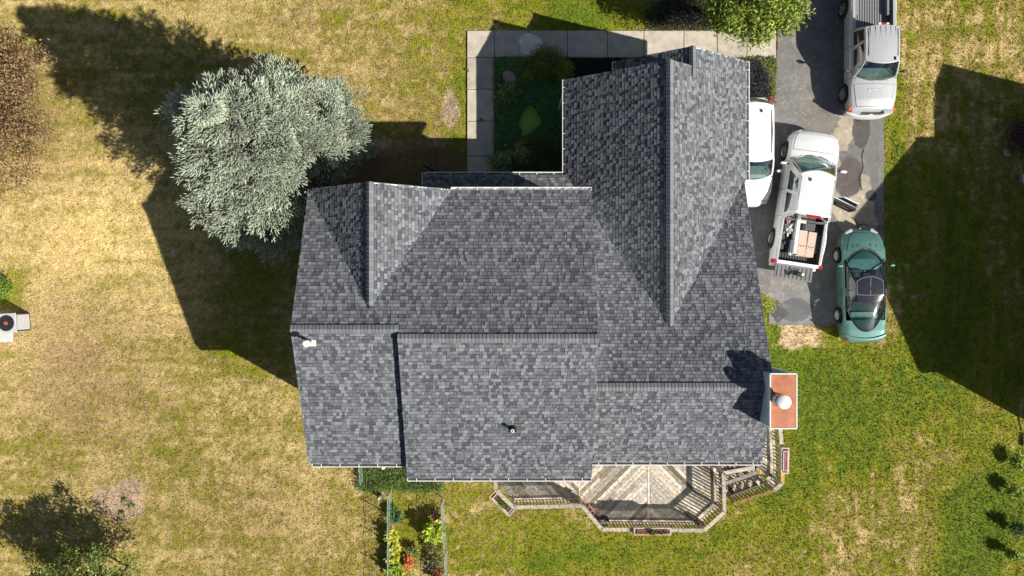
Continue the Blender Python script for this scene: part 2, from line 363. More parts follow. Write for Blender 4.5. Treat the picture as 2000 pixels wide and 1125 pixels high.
# walk slabs
walk = thing('sidewalk', None, None); walk['kind'] = 'structure'
def slab(x0, y0, x1, y1, i):
    ax, ay = P2(x0, y0); bx, by = P2(x1, y1); g = .012
    mb = MB(); mb.prism([(ax+g, by+g), (bx-g, by+g), (bx-g, ay-g), (ax+g, ay-g)], -.05, .05+random.uniform(-.004,.004))
    t = random.uniform(.9, 1.08); m = mat('concrete_%d' % (i % 5), (.50*t, .445*t, .36*t), .9, var=.2, scale=2.2+.3*(i%3), bump=.3, bscale=55, coord='W')
    return bevel(obj('slab', mb, m, walk), .012, 1)
jx = [912,966,1032,1108,1186,1257,1335,1400,1458,1515]
for i in range(9): slab(jx[i], 60, jx[i+1], 113, i)
jy = [113,175,237,305,345]
for i in range(4): slab(912, jy[i], 966, jy[i+1], i+2)
mb = MB(); cx, cy, _ = P(1035, 87, .06); mb.add([(cx+.46*(1+.12*math.sin(3*t+1)+.06*math.sin(7*t))*math.cos(t), cy+.46*(1+.08*math.sin(4*t))*math.sin(t), .0565) for t in [2*PI*k/40 for k in range(40)]], [tuple(range(40))])  # paler, slightly uneven disc laid flat over the slabs
obj('round_patch', mb, mat('pale_patch', (.82,.74,.58), .9, var=.12, scale=3, coord='W'), walk)
me_ = MB(); me_.add([(P(1025,235)[0]-.6+1.9*0,0,0)]*3, [(0,1,2)]) if False else None

# ------------------------------------------------------------------ house
house = thing('house', 'two-storey house with grey patchwork shingle roofs, front gables and white gutters', 'house')
SH = .4; SG = .655
XL, XB, XR = -6.71, -3.45, 2.62
YE, ZE = 3.21, 5.32
def zA(y): return ZE+SH*(YE-y)              # plane of the front slope of the tall block
YA = -1.25; ZA = zA(YA); YB = -1.52; ZB = zA(YB)
def zC(y): return 2.9+SH*(4.12-y)           # plane of the low wing
YC = -3.19; ZC = zC(YC); XC = 8.44
XD0, XD1, XDR = 1.96, 8.56, 5.26; ZDR = 2.9+SG*(XD1-XD0)/2; ZD = 2.9
XF0, XF1 = -6.71, -2.03; XFR = (XF0+XF1)/2; ZFR = ZE+SG*(XF1-XF0)/2
XE0, XE1 = 3.79, 8.56; XER = (XE0+XE1)/2; ZER = 2.9+SG*(XE1-XE0)/2
TONES = [(.315,.33,.355), (.255,.267,.29), (.205,.214,.234), (.168,.176,.192), (.118,.124,.138), (.25,.262,.28), (.20,.205,.215)]
def tone(raised):
    r = random.random()
    if raised: t = TONES[0] if r < .34 else TONES[1] if r < .62 else TONES[2] if r < .84 else TONES[3]
    else: t = TONES[4] if r < .30 else TONES[3] if r < .56 else TONES[2] if r < .86 else TONES[5]
    k = random.uniform(.94, 1.06)*.72; return tuple(c*k for c in t)
SLOPES = []
def slope(origin, u, v, region, hide=None, e=.117):
    """courses of laminated tabs; u along the eave, v up the slope (unit 3-vectors); region convex in (u,v)"""
    u, v, o = Vector(u).normalized(), Vector(v).normalized(), Vector(origin); nrm = u.cross(v)
    if nrm.z < 0: nrm = -nrm
    region = ccw(region); us = [p[0] for p in region]; vs = [p[1] for p in region]; tabs = []
    base = MB()
    base.add([o+u*p[0]+v*p[1]-nrm*.004 for p in region]+[o+u*p[0]+v*p[1]-nrm*.11 for p in region],
             [tuple(range(len(region))), tuple(range(2*len(region)-1, len(region)-1, -1))]+[(i, (i+1)%len(region), len(region)+(i+1)%len(region), len(region)+i) for i in range(len(region))])
    sl_ = obj('roof_slope', base, M_under, house)
    j = 0; v0 = min(vs)
    while v0 < max(vs):
        x = min(us)-random.uniform(0, .25); last = None; raised = False
        while x < max(us):
            wd = random.choice((.06,.09,.11,.13,.14,.15,.17)) if random.random() < .9 else random.uniform(.17,.26)
            raised = not raised if random.random() < .8 else raised; sk = random.uniform(-.012, .012); lo = 0 if raised else random.uniform(0, .012)
            quad = [(x, v0+lo), (x+wd, v0+lo), (x+wd-sk if raised else x+wd, v0+e+.001), (x+sk if raised else x, v0+e+.001)]
            pc = clip(quad, region)
            if len(pc) >= 3 and parea(pc) > .0006:
                cx = sum(p[0] for p in pc)/len(pc); cy = sum(p[1] for p in pc)/len(pc); c3 = o+u*cx+v*cy
                if not (hide and hide(c3)):
                    th = (.020 if raised else .009)+random.uniform(0, .0015); t_lo = .015 if raised else .004
                    def h(p): return .001+th-(th-t_lo)*min(1, (p[1]-v0)/e)
                    top = [o+u*p[0]+v*p[1]+nrm*h(p) for p in pc]; bot = [o+u*p[0]+v*p[1]-nrm*.002 for p in pc]; n = len(pc)
                    t = tone(raised)
                    fs_ = [tuple(range(n))]+[(i, n+i, n+(i+1)%n, (i+1)%n) for i in range(n)]; vs_ = top+bot
                    vb = v0+e-.020; band = clip([(x-.01, vb), (x+wd+.01, vb), (x+wd+.01, v0+e+.001), (x-.01, v0+e+.001)], ccw(pc)); tc = [t]*len(fs_)
                    if len(band) >= 3: m0 = len(vs_); vs_ = vs_+[o+u*p[0]+v*p[1]+nrm*(h(p)+.0012) for p in band]; fs_.append(tuple(range(m0, m0+len(band)))); tc.append(tuple(q*.55 for q in t))   # the factory-printed shadow band
                    tabs.append((vs_, fs_, tc, c3))
            x += wd+(.008 if raised else .003)
        v0 += e; j += 1
    SLOPES.append((sl_, tabs))
nA = Vector((0, -1, SH)).normalized(); lA = math.sqrt(1+SH*SH); lG = math.sqrt(1+SG*SG)
fhide = lambda c: XF0 < c.x < XF1 and c.z < ZE+SG*(min(c.x-XF0, XF1-c.x))-.06
# front slopes of the tall block (west part, then centre)
slope((XL, YE, ZE), (1,0,0), (0,-1,SH), [(0,0),(XB-XL,0),(XB-XL,(YE-YA)*lA),(0,(YE-YA)*lA)], fhide)
slope((XB, YE, ZE), (1,0,0), (0,-1,SH), [(0,0),(XR-XB,0),(XR-XB,(YE-YB)*lA),(0,(YE-YB)*lA)], fhide)
# back slopes
YAb, YBb = -5.80, -6.26; ZAb = ZA-SH*(YA-YAb); ZBb = ZB-SH*(YB-YBb)
slope((XL, YAb, ZAb), (1,0,0), (0,1,SH), [(0,0),(XB-XL-.005,0),(XB-XL-.005,(YA-YAb)*lA),(0,(YA-YAb)*lA)])
slope((XB, YBb, ZBb), (1,0,0), (0,1,SH), [(0,0),(XR-XB,0),(XR-XB,(YB-YBb)*lA),(0,(YB-YBb)*lA)])
# low wing: porch strip + east front slope
dz = lambda c: ZD+SG*(min(c.x-XD0, XD1-c.x))
slope((-3.157, 4.12, 2.9), (1,0,0), (0,-1,SH), [(0,0),(5.45,0),(5.45,1.35*lA),(0,1.35*lA)], lambda c: XD0 < c.x and c.z < dz(c)-.06)
YCb = -5.88; ZCb = ZC-SH*(YC-YCb)
slope((2.3, 3.7, zC(3.7)), (1,0,0), (0,-1,SH), [(0,0),(XC-.66-2.3,0),(XC-.66-2.3,(3.7-YC)*lA),(0,(3.7-YC)*lA)], lambda c: c.z < dz(c)-.06)
slope((XC-.65, 4.05, zC(4.05)), (1,0,0), (0,-1,SH), [(0,0),(.65,0),(.65,(4.05-YC)*lA),(0,(4.05-YC)*lA)], lambda c: c.z < dz(c)-.06)
slope((2.3, YCb, ZCb), (1,0,0), (0,1,SH), [(0,0),(XC-2.3,0),(XC-2.3,(YC-YCb)*lA),(0,(YC-YCb)*lA)])
# big front gable: ridge along y
YDf = 7.6; YDt = 4.12-(ZDR-2.9)/SH-.08
hC = lambda c: c.z < zC(c.y)-.06
slope((XD0, YDf, ZD), (0,-1,0), (1,0,SG), [(0,0),(YDf-4.0,0),(YDf-YDt,(XDR-XD0)*lG),(0,(XDR-XD0)*lG)], hC)
slope((XD1, YDf, ZD), (0,-1,0), (-1,0,SG), [(0,0),(YDf-4.0,0),(YDf-YDt,(XD1-XDR)*lG),(0,(XD1-XDR)*lG)], hC)
YEf = 8.27
slope((XE1, YEf, ZD), (0,-1,0), (-1,0,SG), [(0,0),(YEf-YDf,0),(YEf-YDf,(XE1-XER)*lG),(0,(XE1-XER)*lG)])
slope((XE0, YEf, ZD), (0,-1,0), (1,0,SG), [(0,0),(YEf-YDf+.9,0),(YEf-YDf+.9,(XER-XE0)*lG),(0,(XER-XE0)*lG)], lambda c: c.y < YDf and c.z < dz(c)-.06)
# small front gable on the tall block
YFf = 3.26; YFt = YE-(ZFR-ZE)/SH-.05
hA = lambda c: c.z < zA(c.y)-.06
slope((XF0, YFf, ZE), (0,-1,0), (1,0,SG), [(0,0),(.1,0),(YFf-YFt,(XFR-XF0)*lG),(0,(XFR-XF0)*lG)], hA)
slope((XF1, YFf, ZE), (0,-1,0), (-1,0,SG), [(0,0),(.1,0),(YFf-YFt,(XF1-XFR)*lG),(0,(XF1-XFR)*lG)], hA)
# 300 shingles nearest the camera are single objects, the rest join per slope
allt = sorted([((Vector((0,0,H))-t[3]).length, si, ti) for si, (s_, tabs) in enumerate(SLOPES) for ti, t in enumerate(tabs)])
single = {(si, ti) for _, si, ti in allt[:300]}
for si, (s_, tabs) in enumerate(SLOPES):
    mb = MB()
    for ti, t in enumerate(tabs):
        if (si, ti) in single: link('shingle', MB().add(t[0], t[1], t[2]).mesh('shingle', M_shingle), s_)
        else: mb.add(t[0], t[1], t[2])
    if mb.v: o = link('shingle_courses', mb.mesh('shingle_courses', M_shingle), s_); o['kind'] = 'stuff'
# ridge caps
def ridge(a, b, s, e=.112, half=.135):
    a, b = Vector(a), Vector(b); n = int((b-a).length/e); d = (b-a).normalized()
    side = Vector((-d.y, d.x, 0)); rz = math.atan2(d.y, d.x); vars_ = []
    for k in range(6):
        k_ = random.uniform(.55, .78); t = tuple(c*k_ for c in (.25,.262,.28)); m = MB()
        pr = [(-half,-s*half+.036),(-half*.5,-s*half*.5+.044),(0,.05),(half*.5,-s*half*.5+.044),(half,-s*half+.036)]; pr = [(y_, z_+.014) for y_, z_ in pr]
        vs = [(0, y, z) for y, z in pr]+[(e+.03, y, z-.018) for y, z in pr]+[(0, y, z-.022) for y, z in pr]
        fs = [(i, i+1, 6+i, 5+i) for i in range(4)]+[(10+i, 11+i, i+1, i) for i in range(4)]+[(0,5,10),(4,14,9)]
        vars_.append(m.add(vs, fs, t).mesh('ridge_shingle', M_shingle))
    for i in range(n): link('ridge_shingle', random.choice(vars_), house, a+d*(i*e), (0,0,rz))
    m = MB()
    for w_, dzz in ((half+.012, -.012),):
        pr = [(-w_,-s*w_+.030),(0,.034),(w_,-s*w_+.030)]
        L_ = (b-a).length; vs = [a+d*0+side*y+Vector((0,0,z)) for y, z in pr]+[b+side*y+Vector((0,0,z)) for y, z in pr]
        m.add(vs, [(0,1,4,3),(1,2,5,4),(0,3,5,2)])
    obj('ridge_board', m, M_under, house)
ridge((XL, YA, ZA+.012), (XB+.05, YA, ZA+.012), SH); ridge((XB, YB, ZB+.012), (XR, YB, ZB+.012), SH)
ridge((XR+.05, YC, ZC+.012), (8.2, YC, ZC+.012), SH)
ridge((XDR, YDf, ZDR+.012), (XDR, YDt+.05, ZDR+.012), SG, .13, .13); ridge((XFR, YFf, ZFR+.012), (XFR, YFt+.05, ZFR+.012), SG, .13, .12)
ridge((XER, YEf, ZER+.012), (XER, YDf-.4, ZER+.012), SG, .13, .12)
# white drip edges along the rakes and eave fascias
def trim(a, b, wd=.03, ht=.13, dz=-.07): obj('fascia', MB().beam(Vector(a)+Vector((0,0,dz)), Vector(b)+Vector((0,0,dz)), wd, ht), M_gutter, house)
trim((XL+.03, YE, ZE), (XL+.03, YA, ZA)); trim((XL+.03, YAb, ZAb), (XL+.03, YA-.01, ZA))
trim((XB+.03, YBb, ZBb), (XB+.03, YB, ZB)); trim((XR-.03, YE, ZE), (XR-.03, YB, ZB)); trim((XR-.03, YBb, ZBb), (XR-.03, YB-.01, ZB))
trim((XC-.03, 4.05, zC(4.05)), (XC-.03, YC, ZC)); trim((XC-.03, YCb, ZCb), (XC-.03, YC-.01, ZC))
trim((XD0, YDf-.03, ZD), (XDR, YDf-.03, ZDR)); trim((XDR, YDf-.03, ZDR), (XER-.02, YDf-.03, ZER))
trim((XE0, YEf-.03, ZD), (XER, YEf-.03, ZER)); trim((XE1, YEf-.03, ZD), (XER+.01, YEf-.03, ZER))
trim((XF0, YFf-.03, ZE), (XFR, YFf-.03, ZFR)); trim((XF1, YFf-.03, ZE), (XFR+.01, YFf-.03, ZFR))
# gutters
def gutter(a, b, out, gap=.56, white=False):
    a, b, out = Vector(a), Vector(b), Vector(out); d = (b-a).normalized(); m = MB(); w_ = .11; h_ = .10; z0 = Vector((0,0,-.03))
    m.beam(a+out*(w_)+z0-Vector((0,0,h_/2)), b+out*(w_)+z0-Vector((0,0,h_/2)), .022, h_)
    m.beam(a+out*(.012)+z0-Vector((0,0,h_/2)), b+out*(.012)+z0-Vector((0,0,h_/2)), .010, h_-.01)
    for p in (a, b): m.beam(p+out*.017+z0-Vector((0,0,h_/2)), p+out*(w_-.011)+z0-Vector((0,0,h_/2)), .012, h_)
    g = obj('gutter', m, M_gutter, house)
    obj('gutter_floor', MB().beam(a+out*(w_/2+.006)+z0-Vector((0,0,h_)), b+out*(w_/2+.006)+z0-Vector((0,0,h_)), w_-.02, .006), M_gutter if white else M_trough, g)
    n = max(1, int((b-a).length/gap)); hm = None
    for i in range(1, n+1):
        p = a+d*((b-a).length*(i-.5)/n); 
        if hm is None:
            R = Matrix((d, out, d.cross(out))).transposed(); hm = MB().box((0,0,0), (.022, w_+.02, .012), R=R).mesh('hanger', M_white)
        link('hanger', hm, g, p+out*(w_/2)+Vector((0,0,-.022)))
gutter((XL+.1, YAb, ZAb), (XB-.05, YAb, ZAb), (0,-1,0)); gutter((XB, YBb, ZBb), (XR, YBb, ZBb), (0,-1,0))
gutter((XR+.02, YCb, ZCb), (XC, YCb, ZCb), (0,-1,0)); gutter((XF1+.02, YE, ZE), (XR, YE, ZE), (0,1,0), white=True)
gutter((-3.157, 4.12, 2.9), (XD0-.12, 4.12, 2.9), (0,1,0)); gutter((XD0, 4.24, ZD), (XD0, YDf, ZD), (-1,0,0))
gutter((XD1, 3.95, ZD), (XD1, YEf, ZD), (1,0,0)); gutter((XE0, YDf+.1, ZD), (XE0, YEf, ZD), (-1,0,0)); gutter((XL, YE-.1, ZE), (XL, YE-.02, ZE), (-1,0,0))
gutter((-3.157, 3.4, 3.05), (-3.157, 4.2, 2.95), (-1,0,0), .5)
# downspouts
for (x, y, z) in ((XL-.09, YE-.25, ZE-.1), (XC-.1, YCb-.08, ZCb-.12), (XD0-.07, 7.2, 2.8)):
    obj('downspout', MB().tube([(x, y, z), (x+.0, y, z-.2), (x+(.3 if x < 0 else 0), y+(.25 if y < 0 else 0), z-.55), (x+(.3 if x < 0 else 0), y+(.25 if y < 0 else 0), .1)], .04, 6), M_gutter, house)
# walls: gable-ended prisms under each roof
def wall_x(x0, x1, ya, za, yr, zr, yb, zb, nm='wall'):   # profile in (y,z)
    o = .13; m = MB(); prof = [(ya, 0), (ya, za-o), (yr, zr-o), (yb, zb-o), (yb, 0)]
    m.add([(x0, y, z) for y, z in prof]+[(x1, y, z) for y, z in prof], [(0,1,2,3,4),(9,8,7,6,5)]+[(i,(i+1)%5,5+(i+1)%5,5+i) for i in range(5)]); return obj(nm, m, M_siding, house)
def wall_y(y0, y1, xa, za, xr, zr, xb, zb):
    o = .13; m = MB(); prof = [(xa, 0), (xa, za-o), (xr, zr-o), (xb, zb-o), (xb, 0)]
    m.add([(x, y0, z) for x, z in prof]+[(x, y1, z) for x, z in prof], [(0,1,2,3,4),(9,8,7,6,5)]+[(i,(i+1)%5,5+(i+1)%5,5+i) for i in range(5)]); return obj('wall', m, M_siding, house)
wall_x(XL+.3, XB-.001, 2.85, zA(2.85), YA, ZA, YAb+.4, ZAb+.16); wall_x(XB+.01, XR-.12, 2.85, zA(2.85), YB, ZB, YBb+.4, ZBb+.16)
wall_x(XR-.11, XC-.2, 2.8, zC(2.8), YC, ZC, YCb+.35, ZCb+.14)
wall_y(YDf-.3, 2.9, XD0+.35, ZD+.2, XDR, ZDR, XD1-.35, ZD+.2); wall_y(YEf-.3, YDf-.29, XE0+.35, ZD+.2, XER, ZER, XD1-.36, ZD+.2)
wall_y(YFf-.3, 1.2, XF0+.3, ZE+.18, XFR, ZFR, XF1-.3, ZE+.18)
for y in (3.9, 6.4):                                    # side-entry garage doors behind the cars
    g = obj('garage_door', MB().box((XD1-.335, y, 1.1), (.05, 2.3, 2.15)), M_white, house)
    for k in range(4): obj('door_panel', MB().box((XD1-.30, y, .3+.53*k), (.02, 2.2, .46)), M_white, g)
for (x, y, z) in ((-5.0,-5.42,3.9),(-1.2,-5.88,3.9),(1.0,-5.88,3.9),(4.2,-5.55,1.9),(6.2,-5.55,1.9)):
    f = obj('window', MB().box((x, y, z), (1.1, .06, 1.3)), M_white, house); obj('pane', MB().box((x, y-.035, z), (.94, .02, 1.14)), glassmat('window_glass', (.05,.06,.07), .3), f)
# porch floor + post
obj('porch_floor', MB().box((-.5, 3.5, .1), (4.8, 1.2, .2)), M_concrete, house)
for x in (-2.9, -.6): obj('porch_post', MB().box((x, 3.95, 1.45), (.14, .14, 2.6)), M_white, house)
# vents
def lz(y): return ZA-SH*(YA-y)
fx, fy, _ = P(608, 668, 6.94); fz = lz(fy)
fl = obj('flue_pipe', MB().lathe([(.05,-.05),(.05,.47)], (fx, fy, fz), 14), mat('copper_pipe', (.55,.3,.2), .4, .5), house)
obj('flue_cap', MB().lathe([(0,.62),(.08,.61),(.115,.56),(.115,.50),(.06,.45)], (fx-.0, fy, fz), 16), M_white, fl, smooth=True)
m = MB().box((0,0,0), (.21,.22,.012)); obj('flashing', m, mat('pinkish_flashing', (.75,.6,.52), .5, var=.2, scale=8), house, (fx+.04, fy-.03, fz+.02)).rotation_euler = (math.atan(SH),0,0)
obj('flashing_cone', MB().lathe([(.10,.0),(.052,.16)], (fx, fy, fz+.01), 14), mat('pinkish_flashing', (1,1,1)), house)
bx, by, _ = P(1001, 838, 6.1); bz = ZB-SH*(YB-by)
vp = obj('vent_pipe', MB().lathe([(.06,-.05),(.055,.22),(.05,.36),(.03,.36),(.03,.2)], (bx, by, bz), 14), M_black, house)
obj('lead_top', MB().lathe([(.055,.33),(.055,.365),(.03,.368),(.026,.33)], (bx, by, bz), 14), M_white, vp)
obj('boot_flange', MB().box((0,0,0), (.24,.26,.014)), M_black, house, (bx, by, bz+.018)).rotation_euler = (math.atan(SH),0,0)
obj('boot_collar', MB().lathe([(.10,0),(.095,.05),(.06,.12)], (bx, by, bz+.02), 16), M_black, house, smooth=True)
obj('wall_vent', MB().box((P(988,939,4.6)[0], YBb-.05, 4.6), (.42,.16,.10)), M_white, house)
# chimney
CX0, CX1, CY0, CY1, CZ = 8.12, 8.95, -4.42, -2.70, 6.32
chm = obj('chimney', MB().box(((CX0+CX1)/2+.0, (CY0+CY1)/2, CZ/2), (CX1-CX0-.04, CY1-CY0-.04, CZ-.04)), M_chimside, house)
for z in np.arange(4.0, 6.25, .11):
    m = MB(); m.box(((CX0+CX1)/2, (CY0+CY1)/2, z), (CX1-CX0-.02, CY1-CY0-.02, .012)); obj('clapboard_edge', m, mat('siding_lap', (.42,.5,.56), .6), chm)
cc = obj('chase_cover', MB().box(((CX0+CX1)/2, (CY0+CY1)/2, CZ+.0), (CX1-CX0-.05, CY1-CY0-.05, .05)), M_rust, chm)
m = MB(); e_ = .02
for (a, b) in (((CX0,CY0),(CX1,CY0)),((CX0,CY1),(CX1,CY1)),((CX0,CY0+.02),(CX0,CY1-.02)),((CX1,CY0+.02),(CX1,CY1-.02))): m.beam((*a, CZ-.01), (*b, CZ-.01), .035, .09)
obj('cover_rim', m, M_white, chm)
qx, qy = P2(1521, 781, CZ); 
fl = obj('chimney_flue', MB().lathe([(.155,0),(.155,.36)], (qx, qy, CZ+.02), 24), M_metal, chm, smooth=True)
obj('flue_cap', MB().lathe([(0,.50),(.15,.49),(.215,.45),(.22,.36),(.18,.35)], (qx, qy, CZ), 28), M_white, fl, smooth=True)
obj('flue_collar', MB().lathe([(.22,.03),(.2,.06),(.165,.14)], (qx, qy, CZ), 24), M_metal, fl, smooth=True)

# ------------------------------------------------------------------ neighbour house to the east (just beyond the frame)
nb = thing('neighbour_house', 'neighbouring house whose white corner and wall just touch the right edge of the frame', 'house')
def gable(xa, xb, y0, y1, zev, zr, alongx):
    if alongx:   # ridge along x
        ym = (y0+y1)/2; m = MB()
        for s_, ya in ((1, y0), (-1, y1)):
            m.add([(xa,ya,zev),(xb,ya,zev),(xb,ym,zr),(xa,ym,zr),(xa,ya,zev-.12),(xb,ya,zev-.12),(xb,ym,zr-.12),(xa,ym,zr-.12)], [(0,1,2,3),(7,6,5,4),(0,4,5,1),(0,3,7,4),(1,5,6,2)])
    else:
        xm = (xa+xb)/2; m = MB()
        for ya in (xa, xb):
            m.add([(ya,y0,zev),(ya,y1,zev),(xm,y1,zr),(xm,y0,zr),(ya,y0,zev-.12),(ya,y1,zev-.12),(xm,y1,zr-.12),(xm,y0,zr-.12)], [(0,1,2,3),(7,6,5,4),(0,4,5,1),(0,3,7,4),(1,5,6,2)])
    obj('roof', m, mat('neighbour_shingle', (.16,.15,.14), .9, var=.3, scale=12), nb)
gable(20.6, 31, -5.62, 3.9, 3.45, 5.75, True); gable(21.25, 25.2, 1, 6.0, 3.45, 4.85, False)
m = MB(); prof = [(-5.25,0),(-5.25,3.4),(-.86,5.5),(3.5,3.4),(3.5,0)]
m.add([(20.98,y,z) for y,z in prof]+[(30.6,y,z) for y,z in prof], [(0,1,2,3,4),(9,8,7,6,5)]+[(i,(i+1)%5,5+(i+1)%5,5+i) for i in range(5)]); obj('wall', m, M_siding, nb)
m = MB(); prof = [(21.6,0),(21.6,3.4),(23.2,4.6),(24.9,3.4),(24.9,0)]
m.add([(x,3.4,z) for x,z in prof]+[(x,5.7,z) for x,z in prof], [(0,1,2,3,4),(9,8,7,6,5)]+[(i,(i+1)%5,5+(i+1)%5,5+i) for i in range(5)]); obj('wall', m, M_siding, nb)
obj('corner_board', MB().box((20.93,-5.3,1.6), (.1,.14,3.2)), M_white, nb)
obj('downspout_outlet', MB().box((20.86,-6.2,.08), (.12,.5,.1)), M_white, nb)
obj('downspout', MB().tube([(20.88,-5.36,3.2),(20.88,-5.36,.2),(20.88,-5.9,.1)], .04, 6), M_white, nb)

# ------------------------------------------------------------------ deck
ZDK, ZRL = .9, 1.85
def R_(px, py): return Vector(P(px, py, ZRL))
deck = thing('deck', 'weathered wooden deck with diagonal boards and baluster railings behind the house', 'deck')
rp = [R_(*q) for q in ((968,934),(968,957),(1003,991),(1137,988),(1176,1034),(1375,1036),(1415,1000),(1413,924),(1474,913))]
SDECK = [(rp[0].x,-5.3),(rp[1].x,rp[1].y),(rp[2].x,rp[2].y),(rp[3].x,rp[3].y),(rp[4].x,rp[4].y),(rp[5].x,rp[5].y),(rp[6].x,rp[6].y),(rp[7].x,rp[7].y)]
st_a = Vector(P(1478,914,ZDK)); st_b = Vector(P(1516,960,ZDK))
rr = [R_(1526,836), R_(1528,944), R_(1513,957)]
dp = SDECK+[(st_a.x, st_a.y), (st_b.x, st_b.y), (rr[1].x+.02, rr[1].y+.1), (rr[0].x+.02,-4.3), (8.3,-4.3), (8.3,-5.3)]
woodc = lambda: (lambda k, t: (.23*k, .18*k, .135*k) if random.random() < .09 else (.50*k*(1+.06*t), .44*k, .36*k*(1-.06*t)))(random.uniform(.62,1.3), random.uniform(-1,1))
def bclip_convex_strip(poly, a, b, dirv):       # part of a (non-convex) polygon in a strip
    nx_, ny_ = -dirv[1], dirv[0]; pts = list(poly)
    for lim, sg in ((a, 1), (b, -1)):
        out = []
        for j in range(len(pts)):
            p, q = pts[j], pts[(j+1) % len(pts)]; f = lambda r: sg*(r[0]*nx_+r[1]*ny_-lim)
            if f(p) >= 0: out.append(p)
            if (f(p) >= 0) != (f(q) >= 0):
                t = f(p)/(f(p)-f(q)); out.append((p[0]+(q[0]-p[0])*t, p[1]+(q[1]-p[1])*t))
        pts = out
        if len(pts) < 3: return []
    return pts
s2 = math.sqrt(.5); XS1, XS2 = P(1132,0,ZDK)[0], P(1267,0,ZDK)[0]
for (xa, xb, dr) in ((-2, XS1-.03, (s2,-s2)), (XS1+.03, XS2-.06, (s2,s2)), (XS2+.06, 12, (s2,-s2))):
    reg = bclip_convex_strip(dp, xa, xb, (0,-1))
    nrm = (-dr[1], dr[0]); vals = [p[0]*nrm[0]+p[1]*nrm[1] for p in reg]; t = min(vals)
    while t < max(vals):
        bp_ = bclip_convex_strip(reg, t+.003, t+.137, dr)
        if len(bp_) >= 3 and parea(bp_) > .01:
            al = [p[0]*dr[0]+p[1]*dr[1] for p in bp_]; q0 = min(al)
            while q0 < max(al):
                q1 = q0+random.uniform(1.1, 2.6)
                if max(al)-q1 < .4: q1 = max(al)+.1
                pc_ = bclip_convex_strip(bp_, q0+.001, q1-.001, (dr[1], -dr[0])); q0 = q1
                if len(pc_) >= 3 and parea(pc_) > .004: link('board', MB().prism(pc_, ZDK-.03, ZDK+random.uniform(-.003,.003), woodc()).mesh('board', M_wood), deck)
        t += .143
for x_, w_ in ((XS2,.085),(XS1,.045)):
    y0 = rp[5].y if x_ == XS2 else rp[3].y
    link('seam_board', MB().box((x_, (y0-5.3)/2+.02, ZDK-.012), (w_, abs(y0+5.3)-.05, .032), col=(.62,.58,.5)).mesh('seam_board', M_wood), deck)
m = MB()
for i in range(1, 8):
    a, b = SDECK[i-1], SDECK[i]; m.beam((*a, ZDK-.14), (*b, ZDK-.14), .04, .2, (.3,.27,.22))
link('rim_joist', m.mesh('rim_joist', M_wood), deck)
obj('underside_joists', MB().prism([(-.6,-5.4),(8.2,-5.4),(8.2,-7.0),(7.2,-7.6),(4.0,-8.6),(3.6,-8.0),(-.4,-7.7)], ZDK-.25, ZDK-.1), mat('dark_joists', (.06,.05,.04), .95), deck)
bal_me = MB().box((0,0,.40), (.036,.036,.80), col=(.24,.19,.14)).mesh('baluster', M_wood)
def colr(o=0): 
    r = random.random(); k = random.uniform(.8,1.15)
    return (.50*k,.33*k,.12*k) if o and r < o else (.46*k,.40*k,.325*k)
def rail(a, b, orange=0, drop=0, bal=True):
    a, b = Vector(a), Vector(b); L = (b-a).length; n = max(1, int(round(L/.9)))
    for i in range(n):
        p, q = a.lerp(b, i/n), a.lerp(b, (i+1)/n-.004)
        link('cap_rail', MB().beam(p, q, .14, .038, colr(orange)).mesh('cap_rail', M_wood), deck)
    dz_ = Vector((0,0,-.07)); link('top_rail', MB().beam(a+dz_, b+dz_, .04, .09, colr()).mesh('top_rail', M_wood), deck)
    dz_ = Vector((0,0,-.80)); link('bottom_rail', MB().beam(a+dz_, b+dz_, .085, .04, colr()).mesh('bottom_rail', M_wood), deck)
    if bal:
        k = int(L/.125)
        for i in range(1, k):
            p = a.lerp(b, i/k); link('baluster', bal_me, deck, (p.x, p.y, p.z-.85))
def post(p, h=1.0): link('post', MB().box((p[0], p[1], p[2]-h/2-.02), (.09,.09,h), col=(.42,.37,.3)).mesh('post', M_wood), deck)
og = [0,0,.05,.0,.25,.3,.05,.0]
for i in range(8):
    if i in (1,): continue
    rail(rp[i], rp[i+1], og[i])
for p in rp: post(p)
link('cap_rail', MB().beam(rp[1], rp[2], .14, .038, colr()).mesh('cap_rail', M_wood), deck)
r0 = R_(1524,838); rail(r0, R_(1527,873), .7); rail(R_(1529,922), rr[1], .8); rail(rr[1], rr[2], .4); rail(R_(1527,873), R_(1529,922), .3)
for p in (r0, rr[1], rr[2], rp[8], R_(1484,919)): post(p)
link('cap_rail', MB().beam(R_(1478,915), R_(1488,924), .13, .04, (.5,.33,.12)).mesh('cap_rail', M_wood), deck)
